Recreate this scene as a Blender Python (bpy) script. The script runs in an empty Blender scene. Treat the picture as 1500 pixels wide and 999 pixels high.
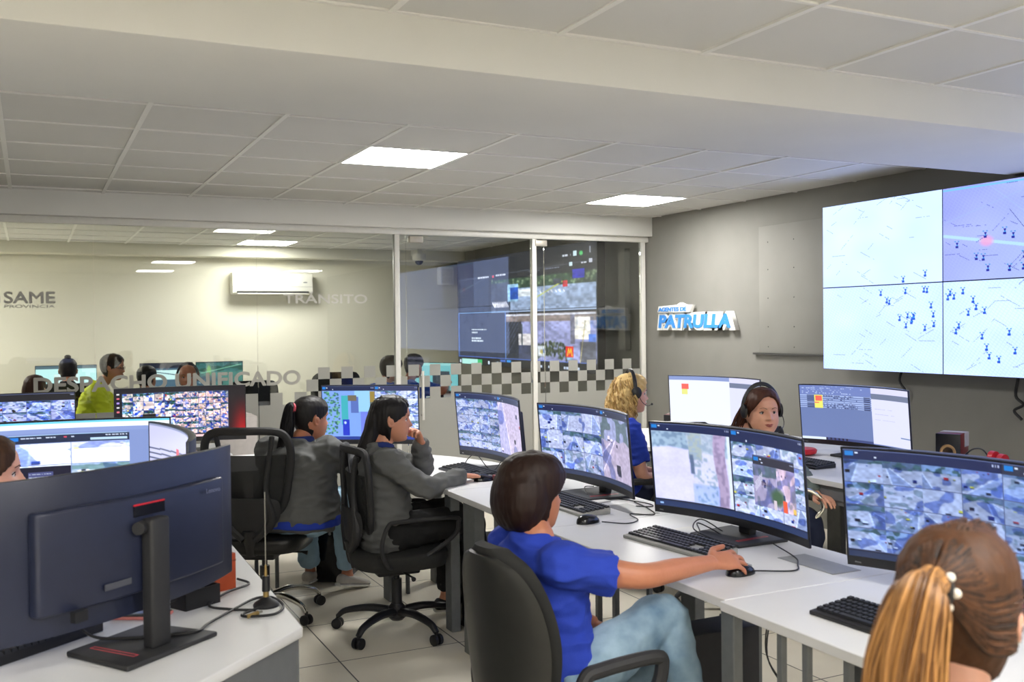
import bpy, bmesh, math, random
import numpy as np
from mathutils import Vector, Matrix, noise as mnoise
PI = math.pi
S = bpy.context.scene
C = S.collection

# ---------------------------------------------------------------- camera
CAM_H = 1.553
YAW, PITCH, ROLL = .4533, -.0158, .0105
_fw = Vector((math.sin(YAW)*math.cos(PITCH), math.cos(YAW)*math.cos(PITCH), math.sin(PITCH)))
_r = Vector((math.cos(YAW), -math.sin(YAW), 0)); _u = _r.cross(_fw)
CR = _r*math.cos(ROLL) - _u*math.sin(ROLL); CU = _r*math.sin(ROLL) + _u*math.cos(ROLL)
cam_data = bpy.data.cameras.new('camera'); cam = bpy.data.objects.new('camera', cam_data); C.objects.link(cam)
M = Matrix((CR, CU, -_fw)).transposed().to_4x4(); M.translation = (0, 0, CAM_H)
cam.matrix_world = M
cam_data.sensor_width = 36; cam_data.lens = 1449/1500*36; cam_data.clip_start = .05
cam_data.dof.use_dof = True; cam_data.dof.focus_distance = 5.2; cam_data.dof.aperture_fstop = 5.0
S.camera = cam

# ---------------------------------------------------------------- world and exposure
w = bpy.data.worlds.new('world'); S.world = w; w.use_nodes = True
w.node_tree.nodes['Background'].inputs[0].default_value = (.8, .85, 1, 1)
w.node_tree.nodes['Background'].inputs[1].default_value = .02
S.view_settings.view_transform = 'Standard'; S.view_settings.look = 'None'
S.view_settings.gamma = 1; S.view_settings.exposure = 1.27; S.view_settings.use_curve_mapping = False
S.cycles.max_bounces = 8; S.cycles.diffuse_bounces = 5; S.cycles.transparent_max_bounces = 16
S.cycles.sample_clamp_indirect = 6; S.cycles.caustics_reflective = False; S.cycles.caustics_refractive = False
S.cycles.use_denoising = True

LAMP = 23.0            # strength of the ceiling LED panels
LAMP_COL = (1, .985, .955)
SCREEN = .46          # strength of the small screens
WALLSCREEN = .50       # strength of the map wall

# ---------------------------------------------------------------- materials
def srgb(c):
    if isinstance(c, str):
        c = [int(c[i:i+2], 16)/255 for i in (0, 2, 4)]
    return tuple((x/12.92 if x <= .04045 else ((x+.055)/1.055)**2.4) for x in c[:3])
_mats = {}
def mat(name, col, rough=.6, metal=0, var=.06, scale=30, bump=0, bscale=200, spec=.5, stretch=None, col2=None, coat=0):
    if name in _mats: return _mats[name]
    m = bpy.data.materials.new(name); m.use_nodes = True; nt = m.node_tree; b = nt.nodes['Principled BSDF']
    c = srgb(col)
    b.inputs['Roughness'].default_value = rough; b.inputs['Metallic'].default_value = metal
    b.inputs['Specular IOR Level'].default_value = spec; b.inputs['Coat Weight'].default_value = coat
    tc = nt.nodes.new('ShaderNodeTexCoord'); src = tc.outputs['Object']
    if stretch:
        mp = nt.nodes.new('ShaderNodeMapping'); mp.inputs['Scale'].default_value = stretch
        nt.links.new(src, mp.inputs[0]); src = mp.outputs[0]
    n = nt.nodes.new('ShaderNodeTexNoise'); n.inputs['Scale'].default_value = scale; n.inputs['Detail'].default_value = 4
    nt.links.new(src, n.inputs['Vector'])
    r = nt.nodes.new('ShaderNodeValToRGB'); r.color_ramp.elements[0].position = .3; r.color_ramp.elements[1].position = .7
    k = srgb(col2) if col2 else tuple(x*(1+var) for x in c)
    r.color_ramp.elements[0].color = (*(c if col2 else tuple(x*(1-var) for x in c)), 1); r.color_ramp.elements[1].color = (*k, 1)
    nt.links.new(n.outputs['Fac'], r.inputs[0]); nt.links.new(r.outputs[0], b.inputs['Base Color'])
    if bump:
        n2 = nt.nodes.new('ShaderNodeTexNoise'); n2.inputs['Scale'].default_value = bscale; n2.inputs['Detail'].default_value = 3
        nt.links.new(src, n2.inputs['Vector'])
        bp = nt.nodes.new('ShaderNodeBump'); bp.inputs['Strength'].default_value = bump; bp.inputs['Distance'].default_value = .004
        nt.links.new(n2.outputs['Fac'], bp.inputs['Height']); nt.links.new(bp.outputs[0], b.inputs['Normal'])
    _mats[name] = m; return m
def emit(name, col, s):
    m = bpy.data.materials.new(name); m.use_nodes = True; nt = m.node_tree; b = nt.nodes['Principled BSDF']
    b.inputs['Base Color'].default_value = (.8, .8, .8, 1)
    b.inputs['Emission Color'].default_value = (*col, 1); b.inputs['Emission Strength'].default_value = s
    return m
def glass_mat():
    m = bpy.data.materials.new('clear glass'); m.use_nodes = True; nt = m.node_tree; nt.nodes.clear()
    o = nt.nodes.new('ShaderNodeOutputMaterial'); mx = nt.nodes.new('ShaderNodeMixShader')
    t = nt.nodes.new('ShaderNodeBsdfTransparent'); t.inputs[0].default_value = (.955, .97, .955, 1)
    g = nt.nodes.new('ShaderNodeBsdfGlossy'); g.inputs['Roughness'].default_value = 0
    f = nt.nodes.new('ShaderNodeFresnel'); f.inputs[0].default_value = 1.62
    nt.links.new(f.outputs[0], mx.inputs[0]); nt.links.new(t.outputs[0], mx.inputs[1]); nt.links.new(g.outputs[0], mx.inputs[2])
    nt.links.new(mx.outputs[0], o.inputs[0]); return m
def frost_mat(name, col, a):
    m = bpy.data.materials.new(name); m.use_nodes = True; nt = m.node_tree; b = nt.nodes['Principled BSDF']
    n = nt.nodes.new('ShaderNodeTexNoise'); n.inputs['Scale'].default_value = 3
    r = nt.nodes.new('ShaderNodeValToRGB'); c = srgb(col)
    r.color_ramp.elements[0].color = (*[x*.95 for x in c], 1); r.color_ramp.elements[1].color = (*c, 1)
    nt.links.new(n.outputs['Fac'], r.inputs[0]); nt.links.new(r.outputs[0], b.inputs['Base Color'])
    b.inputs['Roughness'].default_value = .7; b.inputs['Alpha'].default_value = a
    nt.nodes.remove(nt.nodes['Material Output']); o = nt.nodes.new('ShaderNodeOutputMaterial')
    tl = nt.nodes.new('ShaderNodeBsdfTranslucent'); nt.links.new(r.outputs[0], tl.inputs[0])
    tr = nt.nodes.new('ShaderNodeBsdfTransparent')
    mx = nt.nodes.new('ShaderNodeMixShader'); mx.inputs[0].default_value = .35
    nt.links.new(b.outputs[0], mx.inputs[1]); nt.links.new(tl.outputs[0], mx.inputs[2])
    m2 = nt.nodes.new('ShaderNodeMixShader'); m2.inputs[0].default_value = 1-a; b.inputs['Alpha'].default_value = 1
    nt.links.new(mx.outputs[0], m2.inputs[1]); nt.links.new(tr.outputs[0], m2.inputs[2]); nt.links.new(m2.outputs[0], o.inputs[0])
    return m
def floor_mat():
    m = bpy.data.materials.new('raised floor tiles'); m.use_nodes = True; nt = m.node_tree; b = nt.nodes['Principled BSDF']
    tc = nt.nodes.new('ShaderNodeTexCoord'); mp = nt.nodes.new('ShaderNodeMapping')
    mp.inputs['Location'].default_value = (-1.268, -4.465, 0); nt.links.new(tc.outputs['Object'], mp.inputs[0])
    br = nt.nodes.new('ShaderNodeTexBrick'); br.offset = 0; br.squash = 1
    br.inputs['Scale'].default_value = 1; br.inputs['Brick Width'].default_value = .6; br.inputs['Row Height'].default_value = .6
    br.inputs['Mortar Size'].default_value = .0035; br.inputs['Mortar Smooth'].default_value = .1
    br.inputs['Color1'].default_value = (*srgb('e6dfcf'), 1); br.inputs['Color2'].default_value = (*srgb('ddd6c5'), 1)
    br.inputs['Mortar'].default_value = (*srgb('3c3732'), 1)
    nt.links.new(mp.outputs[0], br.inputs[0])
    n = nt.nodes.new('ShaderNodeTexNoise'); n.inputs['Scale'].default_value = 2.2; n.inputs['Detail'].default_value = 5
    nt.links.new(tc.outputs['Object'], n.inputs['Vector'])
    mx = nt.nodes.new('ShaderNodeMixRGB'); mx.blend_type = 'MULTIPLY'; mx.inputs[0].default_value = .35
    r = nt.nodes.new('ShaderNodeValToRGB'); r.color_ramp.elements[0].color = (.72, .7, .66, 1); r.color_ramp.elements[0].position = .3; r.color_ramp.elements[1].position = .62
    nt.links.new(n.outputs['Fac'], r.inputs[0]); nt.links.new(br.outputs[0], mx.inputs[1]); nt.links.new(r.outputs[0], mx.inputs[2])
    nt.links.new(mx.outputs[0], b.inputs['Base Color']); b.inputs['Roughness'].default_value = .38
    return m

white_paint = mat('white paint', 'dddcd6', .8, var=.015, scale=3)
cream_paint = mat('cream paint', 'dcd9c8', .8, var=.02, scale=2)
grey_paint = mat('grey wall paint', '83817b', .7, var=.04, scale=4)
tile_mat = mat('ceiling tile', 'd4d3ce', .9, var=.02, scale=1.5, bump=.15, bscale=300)
tbar = mat('white ceiling bar', 'e6e5e0', .5, var=.01)
white_metal = mat('white lacquered metal', 'dcdad2', .35, var=.02)
steel = mat('brushed steel', 'a9a69c', .35, .9, var=.05, stretch=(1, 1, 20))
chrome = mat('chrome', 'd8d5cc', .14, 1, var=.02)
glassm = glass_mat()
frost = frost_mat('frosted film', 'bdbcb4', .93)
frost_white = frost_mat('white lettering film', 'f2f0e8', .85)
frost_grey = frost_mat('grey lettering film', 'cccac0', .93)
desk_white = mat('light grey laminate', 'd5d5d6', .38, var=.015, scale=8)
desk_edge = mat('desk edge band', 'a9a89f', .5, var=.03)
desk_metal = mat('grey powder coated metal', '66696a', .5, var=.08, bump=.05)
desk_panel = mat('dark grey panel', '63666a', .55, var=.04)
blk = mat('black plastic', '17171a', .42, var=.15)
blk_soft = mat('black soft plastic', '242426', .6, var=.1, bump=.1, bscale=400)
blk_gloss = mat('black gloss plastic', '0d0d10', .18, var=.1)
mon_back = mat('monitor back plastic', '22273c', .36, var=.05)  # bluish tint stands in for screen light reflected off the dark plastic
leather = mat('black leatherette', '1b1b1a', .33, var=.15, bump=.25, bscale=120)
fabric_blk = mat('black fabric', '212120', .85, var=.12, bump=.3, bscale=500)
key_mat = mat('keycap plastic', '1e1f22', .45, var=.1)
grey_plastic = mat('grey plastic', '8e9090', .4, var=.04)
red_plastic = mat('red plastic', 'c3202c', .35, var=.05)
cable_mat = mat('black cable', '151517', .5)

# ---------------------------------------------------------------- helpers
def link(name, me, m, parent=None):
    o = bpy.data.objects.new(name, me); C.objects.link(o)
    if m: me.materials.append(m)
    if parent is not None: o.parent = parent
    return o
def raw(name, vs, fs, m, parent=None, smooth=False):
    me = bpy.data.meshes.new(name); me.from_pydata([tuple(v) for v in vs], [], fs); me.update()
    if smooth: me.shade_smooth()
    return link(name, me, m, parent)
def thing(name, label, cat, loc=(0, 0, 0), rz=0, group=None):
    o = bpy.data.objects.new(name, None); C.objects.link(o); o.location = loc; o.rotation_euler = (0, 0, rz)
    o.empty_display_size = .1
    o['label'] = label; o['category'] = cat
    if group: o['group'] = group
    return o
def tag(o, label, cat, group=None, kind=None):
    if label: o['label'] = label
    if cat: o['category'] = cat
    if group: o['group'] = group
    if kind: o['kind'] = kind
    return o
def struct(o):
    o['kind'] = 'structure'; return o
class MB:
    """collects shapes into one mesh"""
    def __init__(s): s.v = []; s.f = []
    def add(s, vs, fs):
        k = len(s.v); s.v += [tuple(v) for v in vs]; s.f += [tuple(i+k for i in f) for f in fs]; return s
    def box(s, a, b, M=None):
        vs = [Vector((x, y, z)) for x in (a[0], b[0]) for y in (a[1], b[1]) for z in (a[2], b[2])]
        if M is not None: vs = [M @ v for v in vs]
        return s.add(vs, [(0, 1, 3, 2), (4, 6, 7, 5), (0, 4, 5, 1), (2, 3, 7, 6), (0, 2, 6, 4), (1, 5, 7, 3)])
    def cyl(s, p0, p1, r0, r1=None, n=20):
        return s.tube([p0, p1], [r0, r1 if r1 is not None else r0], n)
    def tube(s, pts, rad, n=12, closed=False, flat=1.0, upv=None):
        pts = [Vector(p) for p in pts]; m = len(pts)
        if not hasattr(rad, '__len__'): rad = [rad]*m
        rings = []; prev = None
        for i, p in enumerate(pts):
            if closed: t = pts[(i+1) % m]-pts[i-1]
            else: t = pts[min(i+1, m-1)]-pts[max(i-1, 0)]
            t.normalize()
            if prev is None:
                a = Vector(upv) if upv else (Vector((0, 0, 1)) if abs(t.z) < .9 else Vector((1, 0, 0)))
            else: a = prev
            a = (a - t*a.dot(t)); a.normalize(); b = t.cross(a); prev = a
            rings.append([p+(a*math.cos(2*PI*k/n)*flat+b*math.sin(2*PI*k/n))*rad[i] for k in range(n)])
        vs = [v for r in rings for v in r]; fs = []
        for i in range(m if closed else m-1):
            j = (i+1) % m
            for k in range(n):
                l = (k+1) % n; fs.append((i*n+k, i*n+l, j*n+l, j*n+k))
        if not closed: fs += [tuple(range(n))[::-1], tuple((m-1)*n+k for k in range(n))]
        return s.add(vs, fs)
    def loft(s, secs, n=20, p=2.0):
        """secs: (centre, half-axis A, half-axis B)"""
        vs = []; m = len(secs)
        for c, A, B in secs:
            c, A, B = Vector(c), Vector(A), Vector(B)
            for k in range(n):
                t = 2*PI*k/n; ct, st = math.cos(t), math.sin(t)
                x = math.copysign(abs(ct)**(2/p), ct); y = math.copysign(abs(st)**(2/p), st)
                vs.append(c+A*x+B*y)
        fs = [(i*n+k, i*n+(k+1) % n, (i+1)*n+(k+1) % n, (i+1)*n+k) for i in range(m-1) for k in range(n)]
        fs += [tuple(range(n))[::-1], tuple((m-1)*n+k for k in range(n))]
        return s.add(vs, fs)
    def prism(s, poly, z0, z1):
        n = len(poly); vs = [(x, y, z0) for x, y in poly]+[(x, y, z1) for x, y in poly]
        fs = [tuple(range(n))[::-1], tuple(range(n, 2*n))]+[(i, (i+1) % n, n+(i+1) % n, n+i) for i in range(n)]
        return s.add(vs, fs)
    def sphere(s, c, r, n=16, m=10):
        c = Vector(c); rr = Vector(r) if hasattr(r, '__len__') else Vector((r, r, r))
        vs = [c+Vector((0, 0, -rr.z))]
        for i in range(1, m):
            a = -PI/2+PI*i/m
            vs += [c+Vector((rr.x*math.cos(a)*math.cos(2*PI*k/n), rr.y*math.cos(a)*math.sin(2*PI*k/n), rr.z*math.sin(a))) for k in range(n)]
        vs.append(c+Vector((0, 0, rr.z))); L = len(vs)-1
        fs = [(0, 1+(k+1) % n, 1+k) for k in range(n)]
        for i in range(m-2):
            fs += [(1+i*n+k, 1+i*n+(k+1) % n, 1+(i+1)*n+(k+1) % n, 1+(i+1)*n+k) for k in range(n)]
        fs += [(L, 1+(m-2)*n+k, 1+(m-2)*n+(k+1) % n) for k in range(n)]
        return s.add(vs, fs)
    def build(s, name, m, parent=None, smooth=False, bevel=0, seg=2, ang=35):
        me = bpy.data.meshes.new(name); me.from_pydata(s.v, [], s.f)
        bm = bmesh.new(); bm.from_mesh(me)
        bmesh.ops.recalc_face_normals(bm, faces=bm.faces)
        if bevel:
            es = [e for e in bm.edges if len(e.link_faces) == 2 and e.calc_face_angle(0) > math.radians(30)]
            bmesh.ops.bevel(bm, geom=es, offset=bevel, segments=seg, affect='EDGES', profile=.5, clamp_overlap=True)
        bm.to_mesh(me); bm.free()
        if smooth or bevel:
            me.shade_smooth(); me.set_sharp_from_angle(angle=math.radians(ang))
        return link(name, me, m, parent)
def crom(P, n=8, closed=False):
    """Catmull-Rom through points"""
    P = [Vector(p) for p in P]; m = len(P); out = []
    rng = range(m) if closed else range(m-1)
    for i in rng:
        p0 = P[(i-1) % m] if closed or i > 0 else P[0]*2-P[1]
        p1, p2 = P[i], P[(i+1) % m]
        p3 = P[(i+2) % m] if closed or i+2 < m else P[-1]*2-P[-2]
        for k in range(n):
            t = k/n
            out.append(.5*((2*p1)+(-p0+p2)*t+(2*p0-5*p1+4*p2-p3)*t*t+(-p0+3*p1-3*p2+p3)*t**3))
    if not closed: out.append(P[-1].copy())
    return out
def lerpn(vals, n):
    vals = list(vals); return [float(np.interp(i/(n-1)*(len(vals)-1), range(len(vals)), vals)) for i in range(n)]
def text_mesh(name, s, m, size, M, parent=None, ext=.001, bold=0, align='LEFT', xs=1.0, shear=0, spacing=1.0):
    cu = bpy.data.curves.new('t', 'FONT'); cu.body = s; cu.size = size; cu.extrude = ext; cu.offset = bold; cu.align_x = align
    cu.shear = shear; cu.space_character = spacing; cu.resolution_u = 5
    o = bpy.data.objects.new('t', cu); C.objects.link(o)
    dg = bpy.context.evaluated_depsgraph_get(); me = bpy.data.meshes.new_from_object(o.evaluated_get(dg))
    bpy.data.objects.remove(o); bpy.data.curves.remove(cu)
    me.transform(M @ Matrix.Diagonal((xs, 1, 1, 1))); me.materials.clear()
    return link(name, me, m, parent)
def face_to(x_axis, y_axis, loc):
    x = Vector(x_axis).normalized(); y = Vector(y_axis).normalized(); z = x.cross(y)
    M = Matrix((x, y, z)).transposed().to_4x4(); M.translation = loc; return M
def copy_tree(o, parent=None):
    c = o.copy(); C.objects.link(c)
    if parent is not None:
        c.parent = parent
    for ch in [x for x in bpy.data.objects if x.parent == o]:
        copy_tree(ch, c)
    return c
# ================================================================ SETTING
XW = 5.35; YG = 8.0; YB = 12.7; ZC = 2.56; XL = -3.2; YF = -3.4
# floor and walls
raw_floor = struct(MB().box((XL-.1, YF-.1, -.1), (XW+.1, YB+.1, 0)).build('floor', floor_mat()))
struct(MB().box((XW, YF-.1, 0), (XW+.12, YB+.1, 3.0)).build('wall_right', grey_paint))
struct(MB().box((XL-.12, YF-.1, 0), (XL, YB+.1, 3.0)).build('wall_left', white_paint))
struct(MB().box((XL, YB, 0), (XW, YB+.12, 3.0)).build('wall_back', cream_paint))
struct(MB().box((XL, YF-.12, 0), (XW, YF, 3.0)).build('wall_front', white_paint))
# ceiling: mineral tiles in rows, then the bars between them
rnd = random.Random(4)
LAMPS = []
def ceiling_zone(name, x0, y0, xa, xb, ya, yb, lamps, bars):
    mb = MB(); p = .61
    i0 = math.floor((xa-x0)/p); i1 = math.ceil((xb-x0)/p); j0 = math.floor((ya-y0)/p); j1 = math.ceil((yb-y0)/p)
    for i in range(i0, i1):
        for j in range(j0, j1):
            a, b = max(x0+i*p+.004, xa), min(x0+(i+1)*p-.004, xb); c, d = max(y0+j*p+.004, ya), min(y0+(j+1)*p-.004, yb)
            if b-a < .02 or d-c < .02: continue
            z = ZC+.003+rnd.uniform(0, .004)
            if (i, j) in lamps: continue
            mb.box((a, c, z), (b, d, z+.02))
    struct(mb.build(name, tile_mat))
    tb = MB()
    for i in range(i0, i1+1):
        x = x0+i*p
        if xa < x < xb: tb.box((x-.012, ya, ZC-.002), (x+.012, yb, ZC+.012))
    for j in range(j0, j1+1):
        y = y0+j*p
        if ya < y < yb: tb.box((xa, y-.008, ZC-.001), (xb, y+.008, ZC+.013))
    struct(tb.build(bars, tbar))
    for (i, j) in lamps: LAMPS.append((x0+(i+.5)*p, y0+(j+.5)*p))
ceiling_zone('ceiling', -.11, 4.707, XL, XW, 3.5, 7.9, [(3, 1), (7, 3)], 'trim_1')
ceiling_zone('ceiling.001', -.165, 2.41, XL, XW, YF, 3.03, [(3, -4), (7, -7), (-2, -4), (-2, -7), (3, -8)], 'trim_2')  # left and near-end panels are unseen, added to brighten the room
ceiling_zone('ceiling.002', -.2, 9.1, XL, XW, 8.2, 12.5, [(4, 4), (-3, 2), (-3, 4)], 'trim_3')  # panels at the far left are added, out of view
struct(MB().box((XL, YF, ZC+.06), (XW, YB, ZC+.12)).build('ceiling.003', white_paint))
# beams
struct(MB().box((XL, 3.03, 2.4), (XW, 3.93, ZC+.06)).build('trim_4', white_paint, bevel=.006))
struct(MB().box((XL, 7.9, 2.385), (XW, 8.22, ZC+.06)).build('trim_5', white_paint, bevel=.006))
struct(MB().box((XL, 12.42, 2.43), (XW, YB, ZC+.06)).build('trim_6', cream_paint, bevel=.006))
# LED panels
lamp_m = emit('led diffuser', LAMP_COL, LAMP); lamp_dim = emit('led diffuser of the glazed room', LAMP_COL, LAMP*.85)
lamp_where = ['square LED ceiling panel, the nearer of the two over the operators', 'square LED ceiling panel close to the grey wall with the lettering',
  'square LED ceiling panel behind the big beam', 'square LED ceiling panel over the near right corner', 'added square LED ceiling panel, out of view over the near left side',
  'added square LED ceiling panel, out of view in the near left corner', 'added square LED ceiling panel, out of view at the near end of the room',
  'square LED ceiling panel behind the glass above the air conditioner', 'added square LED ceiling panel, out of view behind the glass at the left', 'added square LED ceiling panel, out of view in the far left corner behind the glass']
for k, (x, y) in enumerate(LAMPS):
    t = thing('ceiling_light', lamp_where[k], 'ceiling light', (x, y, ZC), group='square LED ceiling panels')
    MB().box((-.292, -.292, .002), (.292, .292, .006)).build('diffuser', lamp_dim if y > YG else lamp_m, t)
    fr = MB()
    for a, b in (((-.302, -.302), (.302, -.292)), ((-.302, .292), (.302, .302)), ((-.302, -.292), (-.292, .292)), ((.292, -.292), (.302, .292))):
        fr.box((*a, -.001), (*b, .02))
    fr.build('frame', tbar, t)
# wall panel beside the map screens and its ledge
struct(MB().box((XW-.012, 5.2, 1.31), (XW, 6.36, 2.33)).build('trim_7', mat('panel grey', '8a8882', .7, var=.05, scale=3), bevel=.002))
struct(MB().box((XW-.03, 5.2, 1.295), (XW, 6.42, 1.31)).build('trim_8', mat('dark ledge', '4b4a47', .5)))
scr = MB()
for y in (6.25, 5.95, 5.6):
    for z in (2.2, 1.98, 1.75, 1.52, 1.36): scr.sphere((XW-.012, y, z), (.003, .005, .005), 8, 6)
struct(scr.build('trim_9', blk))

# ---- glass partition
def rect_y(x0, x1, z0, z1, t=.012): return MB().box((x0, YG-t/2, z0), (x1, YG+t/2, z1))
header = struct(MB().box((XL, YG-.03, 2.335), (XW, YG+.03, 2.385)).build('trim_10', white_metal, bevel=.003))
for k, x in enumerate((2.81, 4.12, 5.295)):
    struct(MB().box((x-.022, YG-.025, 0), (x+.022, YG+.025, 2.335)).build('trim_%d' % (11+k), white_metal, bevel=.003))
struct(MB().box((XL, YG-.02, 0), (2.79, YG+.02, .03)).build('trim_14', steel))
panes = [(XL, -.76, .03), (-.757, .432, .03), (.436, 1.634, .03), (1.638, 2.788, .03), (2.9, 4.095, .03), (4.145, 4.228, .03), (4.232, 5.27, .03), (2.835, 2.896, .03)]
sq = .098
letters = {}
for k, (a, b, z0) in enumerate(panes):
    p = struct(rect_y(a, b, z0, 2.335).build('window_%d' % (k+1), glassm))
    # frosted film: solid below .932, three rows of squares above it
    f = MB()
    y0, y1 = YG-.0085, YG-.0065
    f.box((a+.001, y0, z0), (b-.001, y1, .932))
    for r_, (zb, par) in enumerate(((1.128, 0), (1.030, 1), (.932, 0))):
        for n in range(-4, 17):
            xs = 2.12+n*.196+(sq if par else 0)
            if r_ == 0 and n < 0: continue
            if r_ == 1 and n < -1: continue
            xa, xb = max(xs, a+.001), min(xs+sq, b-.001)
            if xb-xa > .01: f.box((xa, y0, zb), (xb, y1, zb+sq-.001))
    ff = f.build('frosted_film', frost, p); ff['label'] = 'frosted film with checkered upper edge'
    letters[k] = p
def glass_text(s, m, x0, x1, z0, capheight, parent, bold=.0, thick=0, sp=1.0):
    o = text_mesh('lettering', s, m, capheight/.729, face_to((1, 0, 0), (0, 0, 1), (0, 0, 0)), parent, ext=.0008, bold=bold, spacing=sp)
    co = np.array([v.co[:] for v in o.data.vertices]); w_ = co[:, 0].max()-co[:, 0].min(); x_ = co[:, 0].min()
    for v in o.data.vertices: v.co = ((v.co.x-x_)/w_*(x1-x0)+x0, YG-.0105+v.co.y*.5, v.co.z+z0)
    if thick:
        bm = bmesh.new()
        for i, (a, b) in enumerate([(-1, 0), (1, 0), (0, 1), (0, -1), (.7, .7), (-.7, -.7)]):
            o.data.transform(Matrix.Translation((a*thick, i*.00006, b*thick))); bm.from_mesh(o.data); o.data.transform(Matrix.Translation((-a*thick, -i*.00006, -b*thick)))
        bm.to_mesh(o.data); bm.free()
    return o
glass_text('SAME', frost_grey, -.163, .168, 1.752, .085, letters[1], .0, .0035)
glass_text('PROVINCIA', frost_grey, -.163, .168, 1.717, .023, letters[1], 0, .0006)
rg = MB()
rg.tube([(-.25+.06*math.cos(a), YG-.011, 1.785+.065*math.sin(a)) for a in np.linspace(0, 2*PI, 40)[:-1]], .006, 6, closed=True)
rg.build('emblem_ring', frost_grey, letters[1])
glass_text('DESPACHO UNIFICADO', frost_grey, .02, 1.972, 1.096, .114, letters[1], .002, .0032)
glass_text('TRÁNSITO', frost_white, 1.846, 2.544, 1.752, .075, letters[3], 0, .0022)
# patch fittings and a dome on the glass door
for k, (x, z) in enumerate(((2.985, 2.305), (4.19, 2.305))):
    o = MB().box((x-.06, YG-.03, z-.035), (x+.06, YG+.03, z+.02)).build('glass_clamp', mat('beige metal', 'b3ada0', .4, .3), None, bevel=.004)
    tag(o, ('beige metal clamp at the top of the glass door, beside the left white post', 'beige metal clamp at the top of the glass, right of the middle white post')[k], 'clamp', 'glass door clamps')
dh = thing('door_handle', 'tall white bar handle on the glass door left of the middle post', 'handle', (3.02, YG-.05, .75))
MB().tube([(0, 0, .0), (0, 0, .42)], .012, 12).build('bar', white_metal, dh, True)
for z in (.04, .38): MB().cyl((0, 0, z), (0, .042, z), .007).build('mount', steel, dh, True)
# ================================================================ SCREENS: pictures shown on them, painted into the display mesh
class Cv:
    def __init__(s, w, h, c=(0, 0, 0)):
        s.w, s.h = w, h; s.a = np.zeros((h, w, 3)); s.a[:] = c
    def rect(s, x0, y0, x1, y1, c):
        s.a[int(round(y0*s.h)):max(int(round(y1*s.h)), int(round(y0*s.h))+1), int(round(x0*s.w)):max(int(round(x1*s.w)), int(round(x0*s.w))+1)] = c
    def line(s, x0, y0, x1, y1, c, t=1, al=1.0):
        n = int(max(abs(x1-x0)*s.w, abs(y1-y0)*s.h)*1.5)+2
        for k in np.linspace(0, 1, n):
            x, y = int((x0+(x1-x0)*k)*s.w), int((y0+(y1-y0)*k)*s.h)
            if 0 <= x < s.w and 0 <= y < s.h: s.a[y:y+t, x:x+t] = s.a[y:y+t, x:x+t]*(1-al)+np.array(c)*al
    def blob(s, x, y, rx, ry, c, al=1.0):
        Y, X = np.mgrid[0:s.h, 0:s.w]
        d = ((X/s.w-x)/rx)**2+((Y/s.h-y)/ry)**2
        k = (np.clip(1.3-d, 0, 1)*al)[..., None]; s.a = s.a*(1-k)+np.array(c)*k
def nz(rng, h, w, cells):
    """smooth value noise 0..1"""
    g = rng.random((cells+2, cells+2)); y = np.linspace(0, cells, h); x = np.linspace(0, cells, w)
    yi, xi = y.astype(int), x.astype(int); fy, fx = (y-yi)[:, None], (x-xi)[None]
    fy, fx = fy*fy*(3-2*fy), fx*fx*(3-2*fx)
    return (g[yi][:, xi]*(1-fy)*(1-fx)+g[yi+1][:, xi]*fy*(1-fx)+g[yi][:, xi+1]*(1-fy)*fx+g[yi+1][:, xi+1]*fy*fx)
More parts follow.
